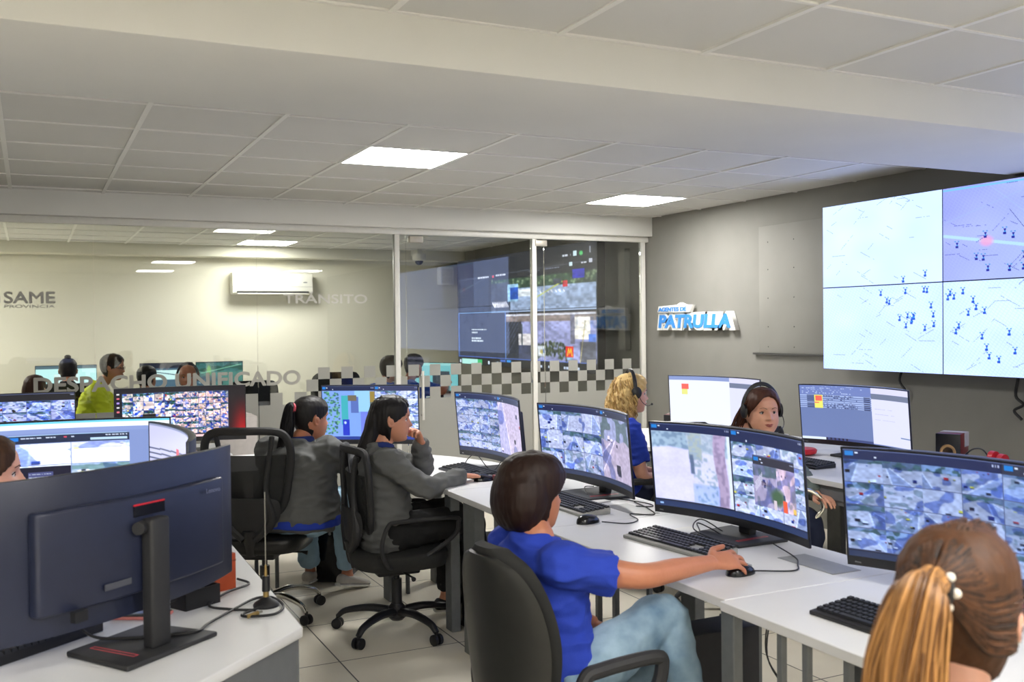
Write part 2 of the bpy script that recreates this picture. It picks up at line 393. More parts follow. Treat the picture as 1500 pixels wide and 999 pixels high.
def feed(cv, x0, y0, x1, y1, rng, tint=(.80, .86, 1.0), bright=1.0, sat=1.0, con=1.0):
    """a street camera picture: trees and fronts at the top, pale road running away with kerbs, shadows, small cars and people"""
    X0, Y0, X1, Y1 = int(x0*cv.w), int(y0*cv.h), int(x1*cv.w), int(y1*cv.h); w_, h_ = X1-X0, Y1-Y0
    if w_ < 3 or h_ < 3: return
    Y, X = np.mgrid[0:h_, 0:w_]; Y = (Y+.5)/h_; X = (X+.5)/w_
    a = np.zeros((h_, w_, 3)); a[:] = np.array([.80, .79, .80])*(.9+.15*rng.random()); road = np.array([.70, .73, .80])*(.85+.25*rng.random())
    hz = rng.uniform(-.15, .34); vx = rng.uniform(-.1, 1.1); sk = rng.uniform(-.9, .9); bw = rng.uniform(.35, .8)
    t = np.clip((Y-hz)/(1-hz), 0, 1); ax = vx+sk*t
    a[(np.abs(X-ax) < bw*t*.6+.03)] = road
    a[np.abs(np.abs(X-ax)-(bw*t*.6+.03)) < .018] = .93           # kerbs
    if rng.random() < .4: a[(np.abs(X-ax) < .012) & ((Y*9) % 1 < .5)] = .95
    if hz > .03:
        top = Y < hz+.10*nz(rng, h_, w_, 5); a[top] = np.array([.56, .62, .68])*(.8+.4*rng.random())
        m = top & (nz(rng, h_, w_, 7) > .52); a[m] = np.array([.38, .48, .46])
    s_ = rng.uniform(-1.5, 1.5); sh = nz(rng, h_, w_, 3)+.25*np.sin((X+s_*Y)*rng.uniform(3, 8)+rng.uniform(0, 6)) > rng.uniform(.62, .85)
    a[sh] = a[sh]*np.array([.66, .72, .88])                       # cast shade as the camera sees it, bluish
    if rng.random() < .5: m = nz(rng, h_, w_, 6) > .70; a[m] = a[m]*.5+.5*np.array([.42, .50, .50])
    for k in range(int(rng.integers(2, 7))):
        cx, cy = rng.random(), rng.uniform(max(hz, 0), 1); q = rng.uniform(.015, .06)*(0.5+cy)
        c = [(.13, .15, .2), (.97, .97, .97), (.70, .22, .25), (.15, .25, .5), (.85, .8, .35), (.2, .22, .28)][int(rng.integers(0, 6))]
        a[(np.abs(X-cx) < q) & (np.abs(Y-cy) < q*.8)] = c; a[(np.abs(X-cx) < q) & (np.abs(Y-cy-q) < q*.3)] = (.2, .22, .32)
    a *= (.88+.24*nz(rng, h_, w_, max(4, w_//5)))[..., None]
    g = a.mean(-1, keepdims=True); a = g+(a-g)*sat; a = (a-.72)*con+.72
    a = (a*2+np.roll(a, 1, 0)+np.roll(a, 1, 1)+np.roll(a, -1, 1))/5
    cv.a[Y0:Y1, X0:X1] = np.clip(a*np.array(tint)*bright*1.16, .02, 1.1)
def mosaic(cv, x0, y0, x1, y1, nx, ny, rng, **k):
    cv.rect(x0, y0, x1, y1, (.30, .34, .50))
    for i in range(nx):
        for j in range(ny):
            a, b = x0+(x1-x0)*i/nx, x0+(x1-x0)*(i+1)/nx; c, d = y0+(y1-y0)*j/ny, y0+(y1-y0)*(j+1)/ny
            feed(cv, a+1/cv.w, c+1/cv.h, b, d, rng, **k)
def marks(cv, x0, y0, x1, rng, c=(.8, .85, .95), h=.012, dens=.5):
    x = x0
    while x < x1:
        l = rng.uniform(.004, .02)
        if rng.random() < dens: cv.rect(x, y0, min(x+l, x1), y0+h, c)
        x += l+.004
def toolbar(cv, x0, x1, y0, y1, rng, c=(.13, .17, .33)):
    cv.rect(x0, y0, x1, y1, c); cv.rect(x0, y0, x1, y0+.012, (.33, .38, .55))
    cv.rect(x0+.008, y0+.018, x0+.04, y0+.06, (.12, .50, .85)); cv.rect(x0+.047, y0+.03, x0+.06, y0+.042, (.85, .9, 1))
    cv.rect(x0+(x1-x0)*.2, y1-.035, x0+(x1-x0)*.2+.01, y1-.018, (.8, .85, .95))
    for k in range(3): cv.rect(x1-.03+k*.01, y0+.03, x1-.026+k*.01, y0+.045, (.7, .75, .9))
def art_M3():
    cv = Cv(340, 146, (.1, .12, .22)); r = np.random.default_rng(3)
    # left window: one big street view
    Y, X = np.mgrid[0:120, 0:166]; Y = Y/120; X = X/166
    a = np.zeros((120, 166, 3)); a[:] = (.80, .80, .98)
    top = Y < .22+.12*np.abs(X-.2); a[top] = np.array([.60, .70, .80]); a[(nz(r, 120, 166, 30) > .55) & top] = (.46, .56, .68)
    a[(Y < .38) & (X > .45) & (X < .62)] = (.42, .52, .45)
    k = (X > .42+.12*Y) & (X < .80); a[k] = a[k]*.45+np.array([.80, .82, .90])*.55; a[k & (nz(r, 120, 166, 34) > .66)] = (.58, .66, .76)
    a[(np.abs(X-.47-.03*Y) < .025) & (np.abs(Y-.45) < .14)] = (.35, .42, .55)
    t = np.abs(X-.865+.02*np.sin(Y*6)) < .085-.02*Y; a[t] = (.66, .60, .74); a[t & (nz(r, 120, 166, 26) > .6)] = (.55, .50, .64)
    a[(X > .955)] = (.80, .85, .92); a *= (.96+.08*nz(r, 120, 166, 7))[..., None]; a *= (.97+.06*nz(r, 120, 166, 50))[..., None]
    a[(X > .48) & (X < .82) & (Y > .72)] *= (.82, .9, 1.0)
    for q in range(3): a = (a+np.roll(a, 1, 0)+np.roll(a, 1, 1)+np.roll(a, -1, 0)+np.roll(a, -1, 1))/5
    cv.a[13:133, 2:168] = a*1.08
    toolbar(cv, 0, .498, 0, .095, r)
    mosaic(cv, .502, .095, 1, .92, 3, 4, r, bright=1.02, con=1.25)
    toolbar(cv, .502, 1, 0, .14, r); toolbar(cv, .64, .93, .25, .35, r, (.2, .2, .26))
    feed(cv, .64, .35, .80, .80, r, tint=(.8, .78, .95), bright=.95); feed(cv, .80, .35, .93, .80, r, tint=(.95, .85, .95))
    cv.blob(.80, .66, .05, .10, (.28, .40, .30)); cv.rect(.835, .68, .865, .80, (.93, .38, .25)); cv.rect(.77, .70, .79, .8, (.85, .8, .85))
    for k in range(6): cv.line(.65, .64-k*.018, .70, .52-k*.018, (.85, .85, .95)); cv.rect(.695+k*.012, .5+.012*(k % 3), .699+k*.012, .57, (.25, .16, .2))
    cv.rect(0, .93, 1, 1, (.14, .21, .38)); cv.rect(.03, .955, .05, .975, (.6, .75, .95)); return cv
def art_pair(seed, left='mosaic', cols=(3, 3), rcols=(1, 1), tint=(.78, .84, 1.0), split=.62, rt=(.84, .80, .92)):
    cv = Cv(340, 146, (.08, .1, .2)); r = np.random.default_rng(seed)
    mosaic(cv, .0, .095, split, .93, *cols, r, tint=tint, con=1.255)
    mosaic(cv, split, .095, 1, .93, *rcols, r, tint=rt, bright=1.02)
    toolbar(cv, 0, split-.004, 0, .095, r); toolbar(cv, split, 1, 0, .095, r, (.2, .22, .3))
    cv.rect(0, .945, 1, 1, (.13, .19, .33)); return cv
def art_M7():
    cv = Cv(300, 180, (.1, .12, .22)); r = np.random.default_rng(8)
    cv.rect(0, .09, .55, .94, (.50, .66, .95))
    cv.rect(.34, .09, .50, .48, (.60, .82, .98)); cv.rect(.40, .48, .52, .9, (.45, .52, .92)); cv.rect(.30, .2, .38, .5, (.35, .45, .75))
    for k in range(130):
        x = .02+.16*r.random(); y = .1+.78*r.random(); cv.blob(x, y, .012, .018, [(.20, .50, .30), (.45, .75, .55), (.15, .35, .40)][int(r.integers(0, 3))], .8)
    cv.rect(.20, .18, .27, .72, (.25, .70, .75)); cv.rect(.21, .62, .28, .92, (.12, .22, .80)); cv.rect(.27, .17, .36, .28, (.45, .42, .35)); cv.blob(.235, .68, .015, .03, (.8, .9, 1))
    cv.rect(.50, .1, .55, .3, (.60, .52, .25)); cv.rect(.50, .3, .55, .6, (.38, .42, .40))
    mosaic(cv, .55, .09, 1, .93, 4, 6, r, tint=(.82, .88, 1.0), bright=1.1, con=1.255)
    toolbar(cv, 0, .545, 0, .09, r, (.12, .16, .3)); toolbar(cv, .55, 1, 0, .09, r, (.22, .24, .38)); cv.rect(0, .94, 1, 1, (.14, .24, .60)); return cv
def art_M9():
    cv = Cv(340, 146, (.03, .02, .07)); r = np.random.default_rng(12)
    mosaic(cv, .055, .09, .46, .93, 5, 5, r, tint=(1.0, .96, .92), bright=1.0, sat=1.5, con=2.2)
    mosaic(cv, .46, .09, .87, .93, 7, 7, r, tint=(1.0, .86, .82), bright=1.05, sat=1.5, con=2.0)
    cv.rect(.21, .5, .31, .68, (.05, .05, .06)); cv.rect(.23, .56, .28, .575, (.7, .7, .7)); cv.rect(.23, .60, .26, .61, (.6, .6, .6))
    Y, X = np.mgrid[0:cv.h, 0:cv.w]; m = X > .875*cv.w
    g = np.clip((Y/cv.h)*1.3-.2, 0, 1)*np.clip((X/cv.w-.86)/.10, .25, 1); cv.a[m] = np.stack([.05+.72*g, .01+.02*g, .04+.02*g], -1)[m]
    for k in range(5): cv.rect(.014, .08+k*.085, .034, .11+k*.085, [(.9, .9, .9), (.9, .45, .5), (.7, .6, .95)][k % 3])
    cv.rect(.46, .955, .80, 1, (.97, .82, .84)); cv.rect(.055, .955, .46, 1, (.95, .9, .9)); return cv
def art_M8():
    cv = Cv(340, 146, (.05, .05, .1)); r = np.random.default_rng(21); mosaic(cv, 0, .14, 1, .95, 6, 4, r, tint=(.72, .78, 1.0), bright=1.05, con=1.7)
    toolbar(cv, 0, 1, 0, .13, r, (.05, .05, .1)); return cv
def art_Y():
    cv = Cv(300, 146, (.52, .60, .82)); r = np.random.default_rng(31)
    cv.rect(0, 0, 1, .05, (.45, .85, 1.0)); cv.rect(0, .03, 1, .085, (1.0, 1.05, 1.1)); cv.rect(0, .085, 1, .13, (.55, .63, .85))
    cv.rect(.265, .15, .80, .155, (.7, .85, 1)); cv.rect(.265, .155, .81, .25, (.10, .16, .28)); cv.rect(.27, .17, .31, .21, (.1, .5, .9))
    marks(cv, .32, .178, .6, r, h=.012); marks(cv, .7, .17, .8, r, h=.015, dens=.9); cv.rect(.63, .205, .8, .23, (.75, .88, 1)); cv.rect(.51, .175, .522, .195, (.95, .3, .4))
    for i, (a, b) in enumerate(((.27, .54), (.545, .81))):
        feed(cv, a, .255, b, .50, r, tint=(.86, .9, 1.05), bright=1.25); feed(cv, a, .51, b, .78, r, tint=(.9, .95, 1.05), bright=1.2)
    cv.rect(.545, .33, .81, .50, (1.05, 1.08, 1.1)); cv.rect(.275, .52, .54, .8, (.05, .05, .16)); cv.rect(.35, .58, .46, .68, (.30, .32, .52)); marks(cv, .355, .6, .45, r, h=.01, dens=.9); marks(cv, .355, .64, .44, r, h=.01, dens=.9)
    cv.rect(.26, .15, .266, .8, (.3, .55, 1.0)); return cv
def art_list(seed, dark=True, tilt=False):
    cv = Cv(340, 146, (.43, .50, .70) if dark else (.90, .93, 1.0)); r = np.random.default_rng(seed)
    cv.rect(0, 0, .63, .17, (.45, .52, .76)); cv.rect(.63, 0, 1, .10, (.86, .86, 1.0)); cv.rect(.63, .10, 1, .20, (.45, .49, .60)); cv.rect(.63, .20, 1, .98, (.87, .88, 1.0))
    for k in range(5): marks(cv, .02, .02+k*.03, .3+.3*r.random(), r, (.75, .82, .98), .01, .5)
    if dark:
        for k in range(7):
            y = .18+k*.036; cv.rect(0, y, .63, y+.018, (.68, .76, .95)); cv.rect(.06, y+.003, .12, y+.016, (.15, .18, .3)); marks(cv, .18, y+.004, .5, r, (.2, .22, .38), .012, .5); cv.rect(.56, y+.004, .62, y+.018, (.15, .16, .3))
        cv.rect(.12, .18, .19, .42, (.93, .93, .45)); cv.rect(.13, .19, .185, .29, (.98, .42, .35)); cv.rect(.12, .31, .16, .33, (.98, .45, .4))
        for y in (.36, .45, .55): marks(cv, .66, y, .85, r, (.66, .68, .82), .006, .8)
        cv.rect(.9, .8, 1, .82, (.45, .55, .72)); cv.rect(0, .95, .2, 1, (.88, .93, 1)); cv.rect(.2, .95, .63, 1, (.25, .3, .5))
        for k in range(6): cv.rect(.2+k*.035, .955, .215+k*.035, .99, (.1, .1, .2))
    else:
        cv.rect(0, 0, .63, .08, (.55, .62, .82)); cv.rect(0, .08, .63, .95, (.93, .95, 1.02)); cv.rect(.12, .16, .19, .27, (.96, .42, .38)); cv.rect(.12, .27, .18, .38, (.92, .92, .55))
        cv.rect(.83, .55, .86, .6, (.95, .25, .3)); cv.rect(.7, .8, .83, .98, (.42, .45, .58)); cv.rect(0, .95, .63, 1, (.35, .4, .55))
    return cv
def art_N():
    cv = Cv(200, 110, (.80, .80, .96)); r = np.random.default_rng(41)
    for k in range(12): cv.line(0, .28+k*.055, 1, .22+k*.06, (.25, .28, .42), 2, .8)
    cv.rect(.37, .22, .42, .4, (.9, .3, .35)); cv.rect(.37, .4, .42, .6, (.85, .85, .3)); cv.rect(0, 0, 1, .03, (.55, .58, .7)); return cv
def art_map(i, j):
    """one of the map panels: street grid, faint names, blue vehicle markers"""
    W_, H_ = 300, 170; r = np.random.default_rng(50+i*7+j)
    dark = (i == 1 and j == 0)
    cv = Cv(W_, H_, (.58, .62, .95) if dark else (.84, .93, .99))
    Y, X = np.mgrid[0:H_, 0:W_]
    if dark:
        cv.a[:] = np.array([.56, .60, .95]); cv.a += (nz(r, H_, W_, 4)[..., None]-.5)*.12
        g = np.clip((X/W_)*.5+(Y/H_)*.2, 0, .6)[..., None]; cv.a = cv.a*(1-g)+np.array([.76, .86, 1.02])*g
    else:
        cv.a += (nz(r, H_, W_, 5)[..., None]-.5)*.05
    if not (i == 0 and j == 0):
        th = .5+.1*i; d1 = X*math.cos(th)+Y*math.sin(th); d2 = -X*math.sin(th)+Y*math.cos(th)
        ln = ((d1 % 7) < 1.2) | ((d2 % 5) < 1.1); cv.a[ln] = cv.a[ln]*.80+np.array([.80, .88, 1.0] if dark else [.60, .76, .96])*.18
        if dark:
            cv.line(0, .50, 1, .80, (.68, .84, 1.0), 5, .6); cv.line(.3, 0, .95, .9, (.62, .75, 1), 1, .6); cv.line(0, .38, .8, 0, (.6, .72, 1), 1, .6)
            cv.line(.45, .3, .75, .95, (.16, .2, .5), 1, .8); cv.blob(.30, .60, .05, .06, (.92, .62, .80), .8); cv.rect(.0, .02, 1, .035, (.45, .75, .95))
    col = (.25, .28, .60) if dark else (.42, .50, .62)
    for k in range(30):
        x, y, a = r.random()*.85, r.random()*.95, r.choice([-.5, .55, .5, 0, -.9]); n = int(r.integers(4, 11))
        for q in range(n):
            if r.random() < .8: cv.line(x+q*.012, y+q*.012*a*1.7, x+q*.012+.007, y+(q*.012+.007)*a*1.7, col, 1, .75)
    n = {(0, 0): 2, (1, 0): 16, (0, 1): 17, (1, 1): 32}.get((i, j), 14)
    for k in range(n):
        if (i, j) == (0, 0): x, y = ((.70, .955), (.87, .90))[k]
        elif (i, j) == (0, 1): x, y = r.uniform(.50, .96), r.uniform(.04, .52)
        elif (i, j) == (1, 0): x, y = r.uniform(.05, .98), r.uniform(.45, .98)
        else: x, y = r.uniform(.03, .97), r.uniform(.05, .85)
        c = (.05, .30, .62) if not dark else (.03, .10, .60)
        px, py = int(x*W_), int(y*H_); R_ = lambda a, b, d, e, q: cv.a.__setitem__((slice(max(py+b, 0), max(py+e, 0)), slice(max(px+a, 0), max(px+d, 0))), q)
        R_(-2, -4, 3, -2, c); R_(-1, -2, 2, 0, c); R_(-1, 0, 2, 2, (.10, .62, .92)); R_(-3, 2, 3, 6, c); R_(-5, -7, -2, -5, (.15, .55, .82)); R_(2, -7, 5, -5, (.15, .55, .82))
    return cv
def art_traffic():
    """the six panels behind the glass, painted as one picture and cut up afterwards"""
    W_, H_ = 540, 204; cv = Cv(W_, H_, (.16, .17, .20)); r = np.random.default_rng(77)
    cv.rect(.02, .17, .27, .50, (.20, .23, .30)); cv.line(.02, .3, .27, .18, (.4, .45, .55), 1, .6)
    for k in range(60): cv.blob(.02+.24*r.random(), .2+.6*r.random(), .004, .006, (.26, .29, .36), .8)
    # upper street picture
    X0, X1, Y0, Y1 = .29, .995, .22, .515
    cv.rect(X0, Y0, X1, Y1, (.62, .70, .84)); cv.rect(X0, Y0, X1, Y0+.09, (.20, .30, .24))
    for k in range(120): cv.blob(X0+(X1-X0)*r.random(), Y0+.075*r.random(), .008, .012, [(.16, .28, .20), (.35, .45, .32), (.55, .62, .5)][int(r.integers(0, 3))], .8)
    cv.rect(X0, Y0+.03, X0+.15, Y1-.02, (.28, .31, .38)); cv.rect(.42, .27, .50, .42, (.62, .80, .95)); cv.rect(.44, .30, .50, .40, (.15, .35, .75)); cv.rect(.5, .32, .6, .38, (.85, .88, .92))
    for k in range(9): cv.line(.30+k*.013, .42, .31+k*.013+.01, .46, (.95, .95, 1), 3); cv.line(.60+k*.025, .345, .61+k*.025, .36, (.95, .95, 1), 2)
    cv.line(.62, .40, .80, .28, (.75, .78, .35), 2); cv.rect(.80, .28, .83, .33, (.75, .2, .25)); cv.rect(.86, .20, .93, .27, (.18, .20, .75)); cv.rect(.74, .26, .79, .30, (.25, .28, .35))
    # lower left notice window
    cv.rect(.0, .505, .40, .51, (.55, .75, 1.0)); cv.rect(0, .51, .005, .93, (.4, .6, 1)); cv.rect(.005, .52, .4, .92, (.21, .24, .33)); cv.rect(.4, .51, .403, .93, (.45, .65, 1)); cv.rect(0, .92, .99, .927, (.35, .5, .9))
    for y, a, b in ((.66, .12, .25), (.685, .12, .17), (.74, .12, .20), (.765, .12, .22)): marks(cv, a, y, b, r, (.9, .95, 1), .014, .95)
    # lower street picture
    cv.rect(.405, .53, .995, .92, (.60, .62, .82)); cv.rect(.405, .53, .995, .60, (.55, .50, .50)); cv.rect(.405, .535, .99, .55, (.9, .92, 1))
    cv.rect(.405, .6, .52, .92, (.17, .19, .24))
    for k in range(6): cv.line(.41, .9-k*.05, .50, .70-k*.05, (.45, .5, .62), 1)
    cv.rect(.50, .70, .60, .80, (.90, .88, .90)); cv.rect(.52, .62, .53, .8, (.3, .35, .4))
    cv.rect(.50, .80, .62, .92, (.27, .30, .42))
    for k in range(170):
        x = .62+.20*r.random(); cv.blob(x, .80+.12*r.random()-.04*math.sin((x-.62)*15), .006, .014, [(.12, .18, .13), (.25, .32, .22), (.35, .4, .3)][int(r.integers(0, 3))], .85)
    cv.rect(.845, .55, .87, .78, (.45, .45, .55)); cv.rect(.87, .57, .96, .74, (.95, .93, .9)); cv.rect(.95, .70, .99, .8, (.35, .5, .85)); cv.rect(.90, .76, .99, .92, (.35, .36, .42)); cv.line(.93, .6, .90, .92, (.75, .7, .5), 2)
    cv.rect(.635, .80, .685, .885, (.86, .89, .93)); cv.blob(.66, .845, .012, .02, (.75, .7, .4)); cv.blob(.675, .84, .005, .02, (.2, .4, .8))
    cv.rect(.815, .80, .862, .88, (.90, .18, .12)); cv.rect(.825, .885, .853, .90, (.6, .8, .9))
    nn_ = (.80+.4*nz(r, H_, W_, 60))*(.85+.3*nz(r, H_, W_, 14)); m_ = np.zeros((H_, W_), bool); m_[int(.22*H_):int(.5*H_), int(.29*W_):] = True; m_[int(.53*H_):int(.92*H_), int(.405*W_):] = True
    b_ = cv.a*nn_[..., None]; b_ = (b_+np.roll(b_, 1, 0)+np.roll(b_, 1, 1)+np.roll(b_, -1, 1))/4; cv.a[m_] = b_[m_]
    cv.rect(.815, .80, .862, .88, (.90, .18, .12)); px_ = [-.014, -.007, 0, .007, .014]; py_ = [.87, .815, .85, .815, .87]
    for q in range(4): cv.line(.8385+px_[q], py_[q], .8385+px_[q+1], py_[q+1], (1.0, .82, .15), 2)
    # bars of the programme
    cv.line(0, .19, .995, .145, (.4, .43, .5), 1, .6)
    marks(cv, .18, .215-.04, .27, r, (.9, .92, 1), .014, .9); cv.rect(.30, .175, .315, .195, (.9, .3, .35)); marks(cv, .33, .17, .41, r, (.9, .92, 1), .014, .9)
    marks(cv, .58, .17, .65, r, (.45, .48, .55), .012, .8); marks(cv, .68, .165, .78, r, (.5, .52, .6), .012, .8); marks(cv, .80, .08, .85, r, (.85, .88, .95), .014, .9)
    cv.rect(.865, .06, .885, .10, (.85, .95, 1)); cv.blob(.91, .08, .012, .02, (.3, .8, .45)); cv.rect(.84, .14, .86, .17, (.85, .95, 1)); marks(cv, .9, .15, .94, r, (.85, .88, .95), .014, .9); cv.rect(.955, .13, .975, .16, (.8, .82, .9)); cv.rect(.96, .04, .965, .09, (.7, .72, .8))
    # task bar below
    cv.rect(0, .935, 1, 1, (.10, .11, .13)); cv.rect(.03, .945, .21, .995, (.72, .95, .92)); cv.rect(.17, .945, .21, .99, (.25, .75, .45))
    for x in (.01, .26, .33): cv.rect(x, .955, x+.012, .985, (.85, .92, 1))
    cv.rect(.36, .935, .40, .955, (.3, .45, .8)); cv.rect(.41, .935, .44, .955, (.2, .6, .95)); marks(cv, .6, .96, .9, r, (.8, .85, .95), .02, .3)
    return cv
def scr_mat(name, s, rough=.35):
    m = bpy.data.materials.new(name); m.use_nodes = True; nt = m.node_tree; b = nt.nodes['Principled BSDF']
    a = nt.nodes.new('ShaderNodeAttribute'); a.attribute_name = 'picture'
    b.inputs['Base Color'].default_value = (.01, .01, .012, 1); b.inputs['Roughness'].default_value = rough
    nt.links.new(a.outputs['Color'], b.inputs['Emission Color']); b.inputs['Emission Strength'].default_value = s
    return m
screen_m = scr_mat('lit monitor screen', SCREEN); wall_m = scr_mat('lit map wall', WALLSCREEN, .5); wall2_m = scr_mat('lit traffic wall', .5, .5)
def paint(me, arr, gain=(1, 1, 1)):
    """arr (ny,nx,3) display colours; row 0 is the top"""
    a = np.clip(arr, 0, 1.2); lin = np.where(a <= .04045, a/12.92, ((a+.055)/1.055)**2.4)
    col = np.ones((arr.shape[0]*arr.shape[1], 4), np.float32); col[:, :3] = lin.reshape(-1, 3)*np.array(gain)
    at = me.attributes.new('picture', 'FLOAT_COLOR', 'POINT'); at.data.foreach_set('color', col.ravel())
def screen_grid(name, cv, f, m, parent, gain=(1, 1, 1)):
    """f(u, v) -> point, u to the right, v downwards, both 0..1"""
    ny, nx = cv.a.shape[:2]
    vs = [f(i/(nx-1), j/(ny-1)) for j in range(ny) for i in range(nx)]
    fs = [(j*nx+i, (j+1)*nx+i, (j+1)*nx+i+1, j*nx+i+1) for j in range(ny-1) for i in range(nx-1)]
    me = bpy.data.meshes.new(name); me.from_pydata(vs, [], fs); me.update(); paint(me, cv.a, gain)
    return link(name, me, m, parent)

# ---- monitor.  local frame: the screen faces -Y, +X is the viewer's right, origin on the desk
def monitor(label, x, y, z, yaw, ztop, cv, W_=.81, H_=.37, R=1.5, tilt=0., group=None, back_detail=False, base_off=.0, lift=None):
    rz = yaw+PI/2
    t = thing('monitor', label, 'monitor', (x, y, z), rz, group)
    zt = ztop-z; zb = zt-H_; zm = (zt+zb)/2; T = Matrix.Translation((0, 0, zm)) @ Matrix.Rotation(tilt, 4, 'X') @ Matrix.Translation((0, 0, -zm))
    arc = lambda xx: -(R-math.sqrt(R*R-xx*xx)) if R < 20 else 0.0
    def slab(x0, x1, z0, z1, y0, y1, nx=28, edge=None):
        vs = []; fs = []
        for i in range(nx+1):
            xx = x0+(x1-x0)*i/nx; k = 1-abs(2*i/nx-1)**4 if edge else 1
            for (yy, zz) in ((y0, z0), (y0, z1), (y0+(y1-y0)*(k if edge else 1)+(edge or 0), z1), (y0+(y1-y0)*(k if edge else 1)+(edge or 0), z0)):
                vs.append(T @ Vector((xx, arc(xx)+yy, zz)))
        for i in range(nx):
            a = i*4
            for q in range(4): fs.append((a+q, a+(q+1) % 4, a+4+(q+1) % 4, a+4+q))
        fs += [(0, 1, 2, 3), (nx*4+3, nx*4+2, nx*4+1, nx*4)]
        return MB().add(vs, fs)
    slab(-W_/2, W_/2, zb, zt, 0, .016, 28, .008).build('housing', mon_back, t, bevel=.002)
    bz = .006
    fr = slab(-W_/2+.001, W_/2-.001, zb+.001, zb+.030, -.003, .002); fr.build('chin', blk, t)
    tb = slab(-W_/2+.001, W_/2-.001, zt-bz, zt-.0005, -.003, .002)
    for s in (-1, 1):
        a = slab(min(s*(W_/2-.001), s*(W_/2-bz)), max(s*(W_/2-.001), s*(W_/2-bz)), zb+.030, zt-bz, -.003, .002, 2); tb.add(a.v, a.f)
    tb.build('bezel', blk, t)
    z0, z1 = zb+.030, zt-bz
    screen_grid('screen', cv, lambda u, v: T @ Vector(((-W_/2+bz)+(W_-2*bz)*u, arc((-W_/2+bz)+(W_-2*bz)*u)-.0015, z1+(z0-z1)*v)), screen_m, t)
    text_mesh('brand_mark', 'Lenovo', grey_plastic, .009, T @ face_to((1, 0, 0), (0, 0, 1), (-W_/2+.02, arc(W_/2-.03)-.0045, zb+.011)), t, ext=.0003)
    # back: raised housing, socket strip, neck and foot
    bx = slab(-W_*.37, W_*.37, zb+.055, zt-.075, .018, .05, 16); b = bx.build('back_panel', mon_back, t, bevel=.008, seg=3)
    if back_detail:
        s = MB().box((-.05, .0495, zt-.125), (.05, .0525, zt-.098), T).build('vent_slot', blk_gloss, b)
        s = MB().box((-.05, .0495, zt-.098), (.05, .0530, zt-.094), T).build('red_strip', red_plastic, b); s['label'] = 'red strip above the slot'
        text_mesh('brand_mark', 'Lenovo', mat('dim print', '666c86', .5), .018, T @ face_to((-1, 0, 0), (0, 0, 1), (-W_*.37+.1, .050, zt-.105)), b, ext=.0006)
        MB().box((.06, .049, zb+.085), (.14, .051, zb+.10), T).build('rating_label', mat('dim label', '4a4c55', .5), b)
        MB().box((.2, .045, zb+.035), (.235, .062, zb+.06), T).build('plug', blk, b)
    nk = MB(); nk.box((-.031, .052, .012), (.031, .09, zm+.055)); nk.box((-.025, .045, zm-.03), (.025, .065, zm+.045))
    nk.build('neck', blk_soft, t, bevel=.008, seg=3)
    if back_detail: MB().cyl((-.0, .05, zm+.035), (.055, .07, zm+.035), .016).build('hinge', blk_soft, t, True)
    bs = MB(); bs.prism([(-.13, -.10), (.13, -.10), (.15, .13), (-.15, .13)], 0, .014)
    bp = bs.build('foot', blk_soft, t, bevel=.005, seg=2)
    g = MB(); g.box((.075, -.06, .0135), (.078, .085, .0145)); g.box((.088, -.06, .0135), (.091, .085, .0145)); g.box((.075, .085, .0135), (.091, .088, .0145)); g.box((.075, -.063, .0135), (.091, -.06, .0145))
    gg = g.build('red_groove', red_plastic, bp); gg['label'] = 'thin red outline on the foot'
    return t
# ================================================================ MAP WALL AND TRAFFIC WALL
def video_wall(name, label, group, xf, y0, ztop, pw, ph, nx, ny, arts, sm, gain=(1, 1, 1)):
    """panels run from y0 towards the viewer (-y); the screen faces -X"""
    for i in range(nx):
        for j in range(ny):
            t = thing(name, label(i, j), 'video wall panel', (xf+.05, y0-(i+.5)*pw, ztop-(j+1)*ph), group=group)
            MB().box((-.045, -pw/2+.001, .001), (.045, pw/2-.001, ph-.001)).build('housing', blk, t)
            cv = arts(i, j); g = .0035
            screen_grid('screen', cv, lambda u, v: Vector((-.0475, (.5-u)*(pw-2*g), g+(1-v)*(ph-2*g))), sm, t, (1, 1, 1) if cv.a[:, :, 0].mean() < .75 else gain)
            MB().box((.045, -pw*.3, ph*.3), (XW-xf-.05, pw*.3, ph*.7)).build('wall_bracket', blk, t)
def map_label(i, j):
    c = ['nearly blank white', 'violet', 'pale', 'pale'][i] if j == 0 else 'white'
    return [['top left panel of the map wall, white and almost blank', 'bottom left panel of the map wall, blue markers crowding its right half'],
            ['violet-blue top panel of the map wall with a pink patch', 'bottom panel of the map wall full of blue markers, under the violet one'],
            ['top panel of the map wall beyond the violet one', 'bottom panel of the map wall third from its left end'],
            ['top panel at the right end of the map wall', 'bottom panel at the right end of the map wall']][i][j]
video_wall('video_wall_panel', map_label, 'map wall panels', 5.12, 5.41, 2.375, 1.038, .579, 4, 2, art_map, wall_m, (.95, 1.0, 1.7))
trf = art_traffic()
def traf(i, j):
    c = Cv(180, 102); c.a = trf.a[j*102:(j+1)*102, i*180:(i+1)*180].copy(); return c
video_wall('traffic_wall_panel', lambda i, j: [['upper left panel behind the glass, mostly dark with a crossing', 'lower left panel behind the glass with the dark notice window'],
    ['upper middle panel behind the glass showing a bus', 'lower middle panel behind the glass showing people at a railing'],
    ['upper right panel behind the glass showing a street crossing', 'lower right panel behind the glass showing a bush and a red square']][i][j], 'traffic wall panels behind the glass', 5.15, 12.2, 2.41, 1.2, .68, 3, 2, traf, wall2_m)
cb = thing('cable_bundle', 'black cable hanging under the map wall at its left panel', 'cable', (5.3, 4.85, 1.12))
MB().tube(crom([(0, 0, .12), (.0, .03, .03), (0, -.02, -.04), (0, .01, -.11)], 5), .008, 8).build('cable', cable_mat, cb, True)
cb = thing('cable_bundle', 'knotted black cable hanging lower under the map wall, near the picture edge', 'cable', (5.3, 3.98, 1.05))
